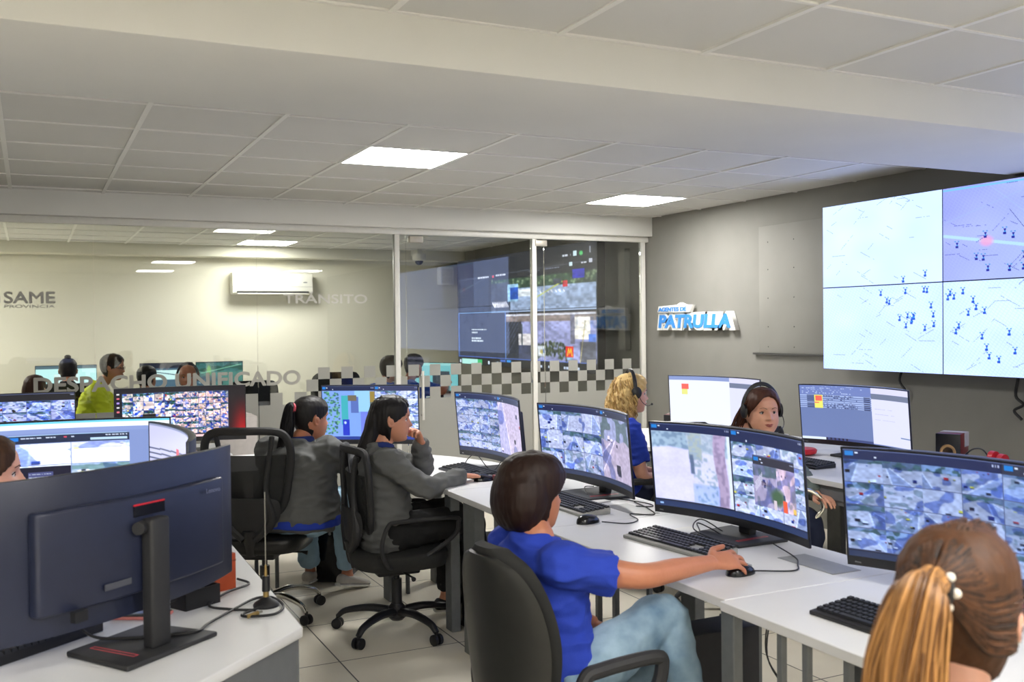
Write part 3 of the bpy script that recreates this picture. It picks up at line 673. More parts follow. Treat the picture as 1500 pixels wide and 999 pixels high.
MB().tube(crom([(0, 0, .17), (.0, .02, .05), (0, -.03, .0), (0, .03, -.04), (0, -.02, -.09)], 5), .009, 8).build('cable', cable_mat, cb, True)

# ================================================================ WALL SIGN
sg = thing('wall_sign', 'raised blue and white lettering sign on the grey wall beside the glass', 'sign', (XW-.03, 7.73, 1.61))
def sgn(txt, x0, x1, z0, cap_h, m, off, bold, depth, name, sh=.12):
    o = text_mesh(name, txt, m, cap_h/.729, face_to((1, 0, 0), (0, 1, 0), (0, 0, 0)), sg, ext=depth, bold=bold, shear=sh)
    co = np.array([v.co[:] for v in o.data.vertices]); a, b = co[:, 0].min(), co[:, 0].max()
    for v in o.data.vertices: v.co = (-off-v.co.z, -((v.co.x-a)/(b-a)*(x1-x0)+x0), z0+v.co.y)
    return o
sign_w = mat('white acrylic', 'f2f1ec', .35, var=.01); sign_b = mat('sign blue', '3f8fe0', .4, var=.03)
sgn('PATRULLA', -.03, 1.12, -.095, .125, sign_w, .0, .022, .022, 'outline')
sgn('PATRULLA', 0, 1.06, -.09, .115, sign_b, .026, .0065, .003, 'letters')
o = MB().prism([(0, .045), (-.50, .045), (-.54, .11), (-.42, .115), (-.36, .135), (-.31, .115), (-.02, .105)], 0, 1)
for i, v in enumerate(o.v): o.v[i] = (-.02+.04*(v[2]-.5), v[0], v[1])
o.build('upper_outline', sign_w, sg, bevel=.003)
sgn('AGENTES DE', .02, .46, .058, .036, sign_b, .042, .002, .002, 'small_letters', .1)
# ================================================================ DESKS
def poly_desk(label, poly, legs, z=.75, group=None, origin=None, th=.028, slats=(), mtop=None):
    ox, oy = origin or poly[0]
    t = thing('desk', label, 'desk', (ox, oy, 0), 0, group)
    mb = MB().prism([(a-ox, b-oy) for a, b in poly], z-th, z); mb.build('desktop', mtop or desk_white, t, bevel=.002, seg=1)
    for (a, b, wx, wy) in legs:
        MB().box((a-wx/2-ox, b-wy/2-oy, 0), (a+wx/2-ox, b+wy/2-oy, z-th)).build('leg', desk_metal, t, bevel=.003, seg=1)
    for (a, b) in slats:
        MB().box((a-.010-ox, b-.011-oy, .0), (a+.010-ox, b+.011-oy, z-th)).build('upright', desk_metal, t, bevel=.002, seg=1)
    return t
def apron(t, x0, y0, x1, y1, z0, z1):
    MB().box((x0-t.location.x, y0-t.location.y, z0), (x1-t.location.x, y1-t.location.y, z1)).build('rail', desk_metal, t)
XD = 1.80; XB = 2.52
d1 = poly_desk('white desk of the middle row carrying the bent monitor nearest the picture edge, cropped', [(XD-.02, .75), (XB, .75), (XB, 2.30), (XD-.02, 2.30)], [(1.86, .9, .05, .12), (2.46, .9, .05, .12), (2.46, 2.2, .03, .12)], slats=[(1.86, 2.13), (1.86, 2.03), (1.86, 1.88), (1.86, 1.79), (2.4, 1.4)])
d2 = poly_desk('white desk of the middle row where the woman in blue rests her arm', [(XD, 2.303), (XB, 2.303), (XB, 3.45), (XD, 3.45)], [(1.87, 3.36, .03, .15), (2.46, 3.36, .05, .10), (2.46, 2.4, .05, .1), (1.85, 2.335, .035, .06)], slats=[(1.9, 3.18), (1.9, 3.06), (2.42, 2.9)])
d3 = poly_desk('white desk of the middle row behind the bobbed head, next to the curved corner desk', [(XD, 3.453), (XB, 3.453), (XB, 4.47), (XD+.02, 4.47)], [(1.86, 4.25, .05, .14), (2.44, 4.38, .05, .12)], slats=[(1.9, 4.08), (1.9, 3.98), (2.42, 3.62)])
for d, ya, yb in ((d1, .8, 2.25), (d2, 2.35, 3.4), (d3, 3.5, 4.4)): apron(d, 2.44, ya, 2.47, yb, .60, .70)
outer = [(2.52, 4.473), (2.50, 4.9), (2.44, 5.3), (2.33, 5.62), (2.16, 5.92), (1.95, 6.15), (1.65, 6.32), (1.3, 6.38), (1.0, 6.38)]
inner = [(1.0, 5.66), (1.38, 5.6), (1.58, 5.46), (1.70, 5.22), (1.80, 4.95), (1.83, 4.473)]
d4 = poly_desk('white curved corner desk under the screens of the two grey-sweatered women', outer+inner, [(1.82, 5.35, .05, .1), (1.92, 4.66, .05, .08), (1.06, 5.8, .05, .1), (2.2, 5.6, .05, .08)], origin=(1.9, 5.4), slats=[(1.95, 5.42), (1.6, 6.1), (1.3, 5.9), (1.18, 5.9)])
d5 = poly_desk('white desk against the glass under the red-edged monitor', [(-1.1, 6.35), (1.15, 6.45), (1.15, 7.15), (-1.1, 7.15)], [(-1.0, 6.8, .05, .5), (1.08, 6.8, .05, .5), (.2, 6.8, .05, .5)], origin=(0, 6.8))
d6 = poly_desk('white desk carrying the pale blue screen at the left', [(-1.0, 3.95), (.45, 3.95), (.45, 4.65), (-1.0, 4.65)], [(-.9, 4.3, .05, .5), (.38, 4.3, .05, .5)], origin=(-.3, 4.3))
# near left desk: slanted end with a grey side panel
P7 = [(.645, 2.625), (.665, 3.94), (-.9, 3.94), (-.9, 3.0), (-.15, 1.86)]
d7 = poly_desk('white desk in the left foreground with a dark grey side panel', P7, [(-.82, 3.5, .04, .7)], origin=(.2, 3.0))
a_, b_ = Vector((.63, 2.645)), Vector((-.14, 1.915)); dd = (b_-a_).normalized(); nn = Vector((-dd.y, dd.x)); nn = nn if nn.y > 0 else -nn
MB().prism([tuple(q-Vector((.2, 3.0))) for q in (a_, b_, b_+nn*.02, a_+nn*.02)], 0, .72).build('side_panel', desk_panel, d7)
MB().box((.628-.2, 2.67-3.0, 0), (.645-.2, 3.9-3.0, .72)).build('side_panel', desk_panel, d7)
# back row
XE = 3.62
for k, (ya, yb, lab) in enumerate(((1.2, 3.0, 'white desk of the back row at the picture edge, mostly hidden'), (3.003, 4.75, 'white desk of the back row with the red dish on it'), (4.753, 6.4, 'white desk of the back row near the blonde woman'))):
    d = poly_desk(lab, [(XE, ya), (4.85, ya), (4.85, yb), (XE, yb)], [(XE+.08, ya+.1, .05, .12), (4.7, ya+.1, .05, .12), (XE+.08, yb-.1, .05, .12), (4.7, yb-.1, .05, .12)], origin=(4.2, (ya+yb)/2))
    apron(d, XE+.02, ya+.02, XE+.04, yb-.02, .63, .722)
    MB().box((XE+.012-d.location.x, ya+.05-d.location.y, .655), (XE+.02-d.location.x, yb-.05-d.location.y, .70)).build('drawer_front', desk_panel, d)
# cable grommets flush in the tops
for k, (x, y, w_, h_) in enumerate(((2.33, 3.62, .12, .26), (2.34, 2.5, .12, .26), (2.27, 3.10, .12, .2))):
    o = MB().box((x-w_/2, y-h_/2, .75), (x+w_/2, y+h_/2, .7515)); o.box((x-w_/2+.006, y-h_/2+.006, .7515), (x+w_/2-.006, y+h_/2-.006, .752))
    tag(o.build('cable_flap', grey_plastic if k < 2 else white_metal, None), ['flush cable flap in the white desk behind the black mouse', 'flush cable flap in the white desk beside the hand on the mouse', 'pale flap plate in the desktop behind the keyboard of the woman in blue'][k], 'cable flap', 'cable flaps')

# ================================================================ MONITORS
TL = math.radians(5)
MG = 'curved black widescreen monitors'
monitor('curved monitor on the corner desk, beyond the mouse hand of the woman raising a hand', 2.30, 4.93, .75, math.radians(181), 1.175, art_pair(5, cols=(4, 6), rcols=(1, 1), split=.55), tilt=TL, group=MG)
monitor('curved monitor right of the bobbed head, large pale road picture on its right half', 2.36, 4.0, .75, math.radians(181), 1.17, art_pair(9, cols=(3, 3), rcols=(1, 1), split=.62), tilt=TL, group=MG)
monitor('curved monitor before the woman in blue, tall tree trunk in the picture', 2.34, 2.94, .75, math.radians(185), 1.168, art_M3(), tilt=TL, group=MG)
monitor('curved monitor cropped by the right picture edge, behind the brown ponytail', 2.36, 1.90, .75, math.radians(187), 1.175, art_pair(17, cols=(4, 4), rcols=(2, 4), tint=(.64, .73, .90), split=.60, rt=(.62, .72, .90)), tilt=TL, group=MG)
monitor('monitor before the ponytailed woman, green foliage on its left half', 1.91, 5.96, .75, math.radians(-121), 1.19, art_M7(), W_=.62, H_=.375, R=100, tilt=TL)
monitor('widescreen monitor with a red stripe down its right edge', .87, 6.70, .75, math.radians(-91), 1.18, art_M9(), tilt=.0, H_=.36, group=MG)
monitor('widescreen monitor at the left picture edge, left of the red-striped one', -.16, 6.75, .75, math.radians(-85), 1.17, art_M8(), tilt=0, H_=.36, group=MG)
monitor('widescreen monitor with a pale blue screen and one window open', .105, 4.27, .75, math.radians(-94), 1.20, art_Y(), tilt=0, group=MG)
monitor('monitor turned edge-on at the right of the pale blue screen', .475, 3.62, .75, math.radians(182), 1.20, art_N(), tilt=0, group=MG)
monitor('large monitor seen from behind in the left foreground', .23, 2.66, .75, math.radians(128), 1.215, art_list(3), tilt=0, group=MG, back_detail=True)
monitor('curved monitor with a blank white page, left of the woman with the headset', 4.12, 5.32, .75, math.radians(190), 1.20, art_list(61, False), tilt=TL*.6, group=MG)
monitor('curved monitor with a table and a yellow block, right of the brunette with the headset', 4.40, 4.36, .75, math.radians(184), 1.175, art_list(62), tilt=TL, group=MG)

# ================================================================ KEYBOARDS, MICE, SMALL THINGS
def keyboard(label, x, y, rz, z=.75, m=None):
    t = thing('keyboard', label, 'keyboard', (x, y, z), rz, 'keyboards')
    b = MB(); b.loft([((-.225, 0, .010), (0, .075, 0), (0, 0, .009)), ((.225, 0, .010), (0, .075, 0), (0, 0, .009))], 16, 8)
    b = MB(); b.add([(-.225, -.075, 0), (.225, -.075, 0), (.225, .075, 0), (-.225, .075, 0), (-.225, -.075, .012), (.225, -.075, .012), (.225, .075, .026), (-.225, .075, .026)],
        [(3, 2, 1, 0), (4, 5, 6, 7), (0, 1, 5, 4), (1, 2, 6, 5), (2, 3, 7, 6), (3, 0, 4, 7)])
    b.build('case', m or blk, t, bevel=.003)
    k = MB(); T = Matrix.Translation((0, 0, .012+.007)) @ Matrix.Rotation(math.atan2(.014, .15), 4, 'X')
    for r_ in range(6):
        xx = -.215; row_y = -.058+r_*.0225+(.004 if r_ == 5 else 0)
        while xx < .21:
            wd = .0165
            if r_ == 0 and -.14 < xx < -.02: wd = .11
            if .075 < xx < .082: xx = .085
            if not (.088 < xx < .135 and r_ in (1, 2)):
                x1 = min(xx+wd, .217); k.add([T @ Vector(p) for p in ((xx, row_y, 0), (x1, row_y, 0), (x1, row_y+.0175, 0), (xx, row_y+.0175, 0), (xx+.002, row_y+.002, .008), (x1-.002, row_y+.002, .008), (x1-.002, row_y+.0155, .008), (xx+.002, row_y+.0155, .008))],
                    [(4, 5, 6, 7), (0, 1, 5, 4), (1, 2, 6, 5), (2, 3, 7, 6), (3, 0, 4, 7)])
            xx += wd+.0025
    kk = k.build('keycaps', key_mat, t); return t
RZ = -PI/2
keyboard('black keyboard on the white desk before the monitor with the tree trunk', 2.09, 2.94, RZ+.1, m=mat('keyboard grey', '8c8c88', .4))
keyboard('black keyboard on the desk behind the bobbed head, beside a black mouse', 2.12, 3.80, RZ+.02, m=mat('keyboard grey', '8c8c88', .4))
keyboard('black keyboard beside the brown ponytail', 2.0, 1.86, RZ+.05)
keyboard('black keyboard under the hand of the woman at the corner desk', 2.13, 4.93, RZ+.06)
keyboard('black keyboard on the back desk under the table-filled screen', 3.9, 4.33, RZ)
keyboard('black keyboard before the ponytailed woman at the curved desk', 1.68, 5.72, math.radians(-31))
keyboard('black keyboard cropped by the left edge, under the monitor seen from behind', -.06, 2.76, math.radians(218))
def mouse(label, x, y, rz, z=.75):
    t = thing('computer_mouse', label, 'mouse', (x, y, z), rz, 'black computer mice')
    b = MB(); S_ = []
    for u in np.linspace(-1, 1, 13):
        k = max(1-abs(u)**2.6, .02)**.5; S_.append(((0, u*.056, .0), (.031*k*(1-.08*u), 0, 0), (0, 0, .034*k*(1-.18*u))))
    b.loft(S_, 20, 2.3); b.v = [(p[0], p[1], max(p[2], 0)) for p in b.v]
    b.build('body', blk_gloss, t, True); MB().tube([(0, .028, .028), (0, .046, .021)], .004, 8).build('wheel', grey_plastic, t, True)
    return t
mouse('black mouse lying free on the white desk right of the bobbed head', 2.02, 3.46, RZ+.2)
mouse('black mouse under the bare hand of the woman in blue', 2.03, 2.515, RZ+.1)
mouse('black mouse under the hand of the woman at the corner desk', 2.10, 4.66, RZ)
def cable(label, pts, r=.0025, name='cable', group='black cables on the desks'):
    o = MB().tube(crom(pts, 7), r, 6).build(name, cable_mat, None, True); return tag(o, label, 'cable', group)
zc = .7535
cable('thin black mouse cable curling on the desk right of the bobbed head', [(2.06, 3.42, zc+.004), (2.14, 3.36, zc), (2.22, 3.40, zc), (2.26, 3.52, zc), (2.34, 3.46, zc), (2.40, 3.60, zc), (2.43, 3.75, zc)])
cable('black cable loop between keyboard and monitor with the tree trunk', [(2.17, 3.0, zc), (2.20, 2.96, zc+.03), (2.26, 3.05, zc+.045), (2.31, 2.98, zc+.01), (2.26, 2.90, zc), (2.22, 3.02, zc+.03), (2.30, 3.08, zc+.05), (2.36, 3.0, zc)])
cable('black mouse cable running from the bare hand to the monitor foot', [(2.07, 2.51, zc+.004), (2.2, 2.46, zc), (2.27, 2.52, zc), (2.33, 2.60, zc), (2.36, 2.75, zc+.016)])
cable('black cable rising in a loop behind the keyboard at the corner desk', [(2.14, 5.02, zc+.02), (2.18, 5.05, zc+.06), (2.2, 4.98, zc+.09), (2.22, 4.88, zc+.03), (2.27, 4.9, zc+.01), (2.33, 4.93, zc+.05)])
cable('black cable loop at the neck of the monitor right of the bobbed head', [(2.35, 3.97, .80), (2.33, 4.02, .79), (2.32, 3.95, zc+.005), (2.40, 3.88, zc), (2.46, 3.7, zc), (2.44, 3.62, zc), (2.38, 3.66, zc)])
cable('black cables hanging below the middle desk beside the computer case', [(2.2, 3.35, .70), (2.1, 3.3, .66), (2.0, 3.36, .68), (1.98, 3.42, .60), (2.02, 3.45, .5), (1.98, 3.44, .3)])
for k, (x, y) in enumerate(((2.1, 2.33), (2.12, 2.36))):
    cable(['thin cable twisting down left of the wide desk leg', 'second thin cable crossing beside the wide desk leg'][k], [(x, y+.1, .71), (x-.02, y+.12, .5), (x+.03, y+.06, .35), (x-.01, y+.1, .2), (x, y+.1, .02)])
for k, x in enumerate((1.62, 1.66)):
    cable(['thin cable hanging below the curved desk, left one of the pair', 'thin cable hanging below the curved desk, right one of the pair'][k], [(x+.1, 5.75, .71), (x+.11, 5.74, .5), (x+.10, 5.72, .35), (x+.16, 5.73, .2)])
# computer cases under desks
def tower(label, x, y, z0=.0, rz=0, w_=.17, d_=.38, h_=.38):
    t = thing('computer_case', label, 'computer', (x, y, z0), rz, 'black computer cases under the desks')
    MB().box((-d_/2, -w_/2, .01), (d_/2, w_/2, h_)).build('case', blk_soft, t, bevel=.006)
    f = MB(); f.box((-d_/2-.006, -w_/2+.004, .014), (-d_/2+.001, w_/2-.004, h_-.004)); f.build('front_panel', blk_gloss, t, bevel=.003)
    MB().cyl((-d_/2-.008, 0, h_*.8), (-d_/2-.004, 0, h_*.8), .009).build('power_button', grey_plastic, t, True)
tower('black computer case on the floor left of the wide desk leg', 2.18, 2.90, 0, 0, .16, .36, .46)
tower('tall black computer case behind the legs of the woman in black trousers', 2.2, 4.72, 0, 0, .2, .45, .45)
tower('black computer case below the curved desk behind the chrome chair base', 1.72, 6.02, 0, 1.0, .18, .40, .38)
# little things on the back row
rd = thing('red_dish', 'flat red plastic dish on the back desk beside the headset woman', 'dish', (4.20, 4.62, .75))
MB().loft([((0, 0, z), (r_, 0, 0), (0, r_, 0)) for z, r_ in ((0, .06), (.012, .085), (.03, .09), (.04, .08), (.043, .05))], 28).build('bowl', red_plastic, rd, True)
def speaker(label, x, y, z, rz, s=1.0):
    t = thing('desk_speaker', label, 'speaker', (x, y, z), rz, 'small desk speakers')
    MB().box((-.05*s, -.06*s, 0), (.05*s, .06*s, .13*s)).build('cabinet', mat('dark red wood veneer', '6b1f22', .35, var=.15, stretch=(1, 1, 8)), t, bevel=.003)
    MB().box((-.051*s, -.066*s, .001), (.051*s, -.058*s, .129*s)).build('baffle', blk, t, bevel=.002)
    c = MB().loft([((0, -.066*s, .05*s), (.034*s, 0, 0), (0, 0, .034*s)), ((0, -.070*s, .05*s), (.030*s, 0, 0), (0, 0, .030*s)), ((0, -.060*s, .05*s), (.010*s, 0, 0), (0, 0, .010*s))], 24)
    c.build('cone', mat('tan speaker cone', 'b58e5c', .5), t, True)
    MB().box((-.0515*s, .0, .07*s), (.0515*s, .061*s, .1312*s)).build('corner_cap', mat('pale grey card', 'b9b2ab', .7), t)
    return t
speaker('small dark red speaker with a tan cone on the back desk, under the map wall', 4.70, 3.95, .75, -1.15, 1.3)
speaker('small speaker with two tan cones half hidden beside the blank white page', 4.15, 5.86, .75, -.9, 1.2)
h = thing('red_headphones', 'bright red ear cups lying right of the small dark red speaker', 'headphones', (4.62, 3.62, .75))
for k, (x, y) in enumerate(((0, 0), (.0, -.055))):
    MB().loft([((x, y-.018, .07-.01*k), (.012, 0, 0), (0, 0, .012)), ((x, y-.014, .07-.01*k), (.034, 0, 0), (0, 0, .034)), ((x, y+.014, .07-.01*k), (.036, 0, 0), (0, 0, .036)), ((x, y+.018, .07-.01*k), (.02, 0, 0), (0, 0, .02))], 20).build('ear_cup', red_plastic, h, True)
MB().tube(crom([(0, .01, .03), (0, .06, .10), (0, .13, .10), (0, .20, .04), (.0, .22, 0)], 6), .004, 8).build('cord', cable_mat, h, True)
MB().tube(crom([(0, -.06, .03), (.05, -.06, .005), (.1, 0, .005), (.05, .05, .02), (0, .0, .035)], 6), .006, 8).build('headband', red_plastic, h, True)
# left desk clutter
an = thing('desk_antenna', 'black magnet-foot antenna with a thin whip on the left desk', 'antenna', (.60, 2.87, .75))
MB().loft([((0, 0, z), (r_, 0, 0), (0, r_, 0)) for z, r_ in ((0, .036), (.006, .037), (.012, .033), (.02, .020), (.028, .010))], 28).build('magnet_foot', blk, an, True)
MB().cyl((0, 0, .026), (0, 0, .044), .0085).build('brass_collar', mat('brass', 'b59a63', .3, .9), an, True)
MB().cyl((0, 0, .044), (0, 0, .088), .0115, .010).build('coil_sleeve', blk, an, True)
MB().cyl((0, 0, .088), (0, 0, .12), .005, .003).build('ferrule', mat('brass', 'b59a63', .3, .9), an, True)
MB().cyl((0, 0, .12), (0, 0, .33), .0016).build('whip', steel, an, True)
cable('coiled black antenna lead on the corner of the left desk', [(.585, 2.84, .76), (.52, 2.80, .756), (.53, 2.77, .756), (.60, 2.76, .756), (.66-.02, 2.83, .757), (.63, 2.93, .757), (.58, 2.94, .757), (.50, 2.85, .757), (.42, 2.75, .758), (.38, 2.66, .768), (.32, 2.66, .768), (.22, 2.68, .768), (.14, 2.70, .775), (.10, 2.70, .81), (.08, 2.68, .87)], .004, group=None)
cable('grey lead with a gold plug lying under the antenna', [(.56, 2.82, .757), (.50, 2.86, .757), (.45, 2.93, .757), (.52, 3.05, .757), (.60, 3.12, .757), (.58, 3.2, .757)], .004, group=None)
gp = thing('gold_plug', 'gold coaxial plug lying at the foot of the antenna', 'plug', (.545, 2.775, .757)); MB().cyl((-.018, -.008, 0), (.014, .008, .002), .006).build('barrel', mat('brass', 'b59a63', .3, .9), gp, True); MB().cyl((.014, .008, .002), (.026, .014, .002), .0035).build('pin', chrome, gp, True)
bx = thing('black_box', 'open black plastic tray behind the large monitor, left of the antenna', 'tray', (.42, 2.98, .75), .5)
b = MB(); b.box((-.06, -.035, 0), (.06, .035, .004)); b.box((-.06, -.035, 0), (.06, -.031, .055)); b.box((-.06, .031, 0), (.06, .035, .055)); b.box((-.06, -.035, 0), (-.056, .035, .055)); b.box((.056, -.035, 0), (.06, .035, .055))
b.build('tray', blk, bx); MB().tube(crom([(-.06, 0, .03), (-.1, 0, .02), (-.12, .05, .003)], 5), .003, 6).build('lead', cable_mat, bx, True)
ob = thing('orange_box', 'orange-brown cardboard box behind the black tray', 'box', (.52, 3.12, .75), .4)
MB().box((-.035, -.02, 0), (.035, .02, .11)).build('carton', mat('orange card', 'a8441c', .6, var=.08), ob, bevel=.001); MB().box((-.0355, -.0205, .085), (.0355, .0205, .0905)).build('fold_seam', mat('brown seam', '7c3216', .6), ob)
ph = thing('mobile_phone', 'phone in a pink case lying between the monitor foot and the black tray', 'phone', (.27, 2.93, .75), -.5)
MB().box((-.075, -.037, 0), (.075, .037, .009)).build('case', mat('salmon pink silicone', 'e58a80', .5), ph, bevel=.004); MB().box((-.071, -.033, .009), (.071, .033, .0105)).build('glass_face', blk_gloss, ph, bevel=.001)
# things on other desks
pb = thing('note_slip', 'white and red paper slip lying at the monitor foot behind the bobbed head', 'paper', (2.28, 3.92, .752), .2); MB().box((-.05, -.11, 0), (.05, .11, .004)).build('sheet', mat('white paper', 'e9e6e0', .8), pb); MB().box((-.051, -.111, .0), (-.042, .111, .005)).build('red_edge', mat('brick red card', 'b4523f', .6), pb)
pw = thing('red_wallet', 'dark red wallet on the desk left of the bobbed head', 'wallet', (2.22, 4.70, .75), .1); MB().box((-.05, -.1, 0), (.05, .1, .02)).build('cover', mat('oxblood leather', '7a3238', .5), pw, bevel=.006); MB().box((-.045, -.1015, .006), (.045, .095, .014)).build('pages', mat('white paper', 'e9e6e0', .8), pw)
ds = thing('equipment_box', 'grey cardboard box on the desk at the glass, right of the red-edged monitor', 'box', (1.30, 7.3, .0), 0)
MB().box((-.14, -.2, 0), (.14, .2, .93)).build('carton', mat('pale grey card', 'b9b2ab', .7), ds, bevel=.004); MB().box((-.142, -.03, .2), (.142, .03, .932)).build('tape', mat('tape', 'a39d94', .4), ds)

# ================================================================ OFFICE CHAIRS
def star_base(t, m, r=.31, castor_m=None, h=.10, seat_z=.42, col_m=None, rot=.3, thick=.022, arch=.0):
    cm = castor_m or blk
    for k in range(5):
        a = rot+k*2*PI/5; d = Vector((math.cos(a), math.sin(a), 0))
        pts = crom([Vector((0, 0, .105))+d*.03, Vector((0, 0, .115+arch))+d*r*.45, Vector((0, 0, .095+arch*.6))+d*r*.85, Vector((0, 0, .062))+d*r], 5)
        MB().tube(pts, lerpn([thick*1.25, thick*1.1, thick*.9, thick*.7], len(pts)), 12, flat=.8).build('base_arm', m, t, True)
        w_ = MB(); s = Vector((-d.y, d.x, 0)); c = d*r+Vector((0, 0, .027))
        for q in (-1, 1): w_.cyl(c+s*q*.006, c+s*q*.024, .027)
        w_.tube([c+Vector((0, 0, .012)), c+Vector((0, 0, .045))], .009, 10)
        w_.build('castor', cm, t, bevel=.004, seg=2)
    MB().loft([((0, 0, z), (q, 0, 0), (0, q, 0)) for z, q in ((.06, .03), (.075, .045), (.125, .045), (.14, .032), (.145, .03))], 20).build('hub', m, t, True)
    c = MB(); c.cyl((0, 0, .14), (0, 0, .27), .026); c.cyl((0, 0, .27), (0, 0, seat_z-.04), .015); c.build('gas_column', col_m or blk, t, True)
def seat_pad(t, m, z, w_=.48, d_=.46, th=.075, under=True):
    s = MB(); secs = []
    for u, k in ((-1, .90), (-.85, .97), (0, 1.0), (.6, 1.0), (.88, .97), (1, .86)):
        secs.append(((0, 0, z-th/2+u*th/2), (w_/2*k, 0, 0), (0, d_/2*k, 0)))
    s.loft(secs, 40, 3.2); o = s.build('seat', m, t, True, ang=60)
    if under:
        MB().box((-.09, -.12, z-th-.05), (.09, .10, z-th+.005)).build('tilt_mechanism', blk, t, bevel=.01)
        MB().tube([(.09, .0, z-th-.03), (.20, .02, z-th-.035), (.23, .02, z-th-.04)], [.005, .005, .012], 8).build('lever', blk, t, True)
    return o
def curved_back(t, name, m, zs, ws, y0=-.22, th=.03, curve=.05, lean=.1, n=20):
    """solid curved shell: half widths ws at heights zs, concave to the sitter (sitter faces +Y)"""
    vs = []; fs = []; Z = crom([(z, w_, 0) for z, w_ in zip(zs, ws)], 5); m_ = len(Z)
    for sgn_ in (0, 1):
        for p in Z:
            z, w_ = p.x, p.y
            for k in range(n+1):
                u = -1+2*k/n; e = (1-abs(u)**4)
                yy = y0-lean*(z-zs[0])+curve*(u*w_/.22)**2-(th*e if sgn_ == 0 else 0)
                vs.append((u*w_, yy, z))
    L = m_*(n+1)
    for i in range(m_-1):
        for k in range(n):
            a = i*(n+1)+k; fs.append((a, a+1, a+n+2, a+n+1)); fs.append((L+a, L+a+n+1, L+a+n+2, L+a+1))
    for k in range(n):
        fs.append((k, L+k, L+k+1, k+1)); a = (m_-1)*(n+1)+k; fs.append((a, a+1, L+a+1, L+a))
    for i in range(m_-1):
        a = i*(n+1); fs.append((a, a+n+1, L+a+n+1, L+a)); b = a+n; fs.append((b, L+b, L+b+n+1, b+n+1))
    return MB().add(vs, fs).build(name, m, t, True, ang=50)
def loop_arm(t, s, m, z0, zt, x=.25, r=.016, y0=-.12, y1=.16):
    pts = crom([(s*(x-.06), y0+.06, z0), (s*x, y0+.0, z0+.03), (s*(x+.01), y0-.03, (z0+zt)/2), (s*(x+.01), y0, zt-.02), (s*(x+.01), y0+.06, zt), (s*(x+.01), y1-.03, zt), (s*(x+.01), y1, zt-.03), (s*x, y1-.03, (z0+zt)/2+.02), (s*(x-.04), y0+.14, z0+.01)], 6)
    MB().tube(pts, r, 10).build('armrest', m, t, True)
def chair_shell(label, x, y, rz, z=.42, group=None, bz=0):
    """black task chair with a closed plastic shell back and loop armrests"""
    t = thing('office_chair', label, 'office chair', (x, y, 0), rz, group)
    star_base(t, blk, .31, rot=.5, seat_z=z); seat_pad(t, fabric_blk, z)
    curved_back(t, 'back_shell', mat('black back shell', '242422', .36, var=.08), [z+.02, z+.15, z+.32+bz, z+.44+bz, z+.52+bz, z+.555+bz], [.15, .205, .225, .205, .15, .07], y0=-.235, th=.02, curve=.055, lean=.10)
    curved_back(t, 'back_cushion', fabric_blk, [z+.04, z+.16, z+.32+bz, z+.44+bz, z+.53+bz, z+.575+bz], [.15, .20, .22, .20, .15, .07], y0=-.195, th=.045, curve=.055, lean=.10)
    MB().tube([(0, -.12, z-.09), (0, -.25, z-.08), (0, -.27, z+.1)], .022, 10, flat=.5).build('back_bracket', blk, t, True)
    for s in (-1, 1): loop_arm(t, s, blk_soft, z-.06, z+.22, r=.021)
    return t
def chair_mesh(label, x, y, rz, z=.45, base=None, group=None, loops=False, seat_m=None, lean=.16, rot=.2, bh=.60):
    """task chair with an openwork plastic frame back and see-through mesh"""
    t = thing('office_chair', label, 'office chair', (x, y, 0), rz, group)
    star_base(t, base or blk, .32, rot=rot, seat_z=z, arch=.012 if base else 0, thick=.018 if base else .022)
    seat_pad(t, seat_m or leather, z, .50, .48, .085)
    yb = lambda q, u: -.215-lean*(q)+.055*u*u   # q height above the seat, u -1..1
    def P_(u, q, w_): return Vector((u*w_, yb(q, u), z+q))
    prof = [(.10, .10), (.17, .19), (.205, .32), (.225, .44), (.215, .53), (.16, .575)]
    loop = [P_(1, q*bh/.575, w_) for w_, q in prof]+[P_(0, bh+.01, .1)]+[P_(-1, q*bh/.575, w_) for w_, q in prof[::-1]]+[P_(0, .06, .1)]
    pts = crom(loop, 5, True); MB().tube(pts, .017, 10, closed=True, flat=1.3).build('back_frame', blk_soft, t, True)
    # inner spines, waist shell and foot of the frame
    for s in (-1, 1):
        pts = crom([(s*.03, yb(0, 0)-.03, z+.0), (s*.12, yb(.1, .5)-.02, z+.10), (s*.10, yb(.25, .5)-.015, z+.25), (s*.12, yb(.4, .6)-.01, z+.40), (s*.145, yb(bh, .7), z+bh-.02)], 6)
        MB().tube(pts, lerpn([.02, .026, .015, .013, .014], len(pts)), 10).build('back_spine', blk_soft, t, True)
    curved_back(t, 'lumbar_shell', blk_soft, [z+.02, z+.10, z+.19, z+.22], [.06, .15, .16, .12], y0=-.235, th=.016, curve=.06, lean=lean)
    mm = bpy.data.materials.get('see-through chair mesh')
    if mm is None:
        mm = mat('see-through chair mesh', '252626', .8); nt = mm.node_tree; mm.name = 'see-through chair mesh'
        nt.nodes['Principled BSDF'].inputs['Alpha'].default_value = .86
    curved_back(t, 'back_mesh', mm, [z+.12, z+.25, z+.38, z+bh-.12], [.16, .20, .215, .215], y0=-.215, th=.004, curve=.055, lean=lean)
    MB().tube([(0, -.10, z-.09), (0, -.22, z-.08), (0, -.25, z+.05)], [.03, .03, .035], 10, flat=.6).build('back_bracket', blk, t, True)
    if loops:
        for s in (-1, 1): loop_arm(t, s, blk_soft, z-.07, z+.17, x=.26, r=.011, y1=.24)
    return t
def facing(F): return math.atan2(F[1], F[0])-PI/2
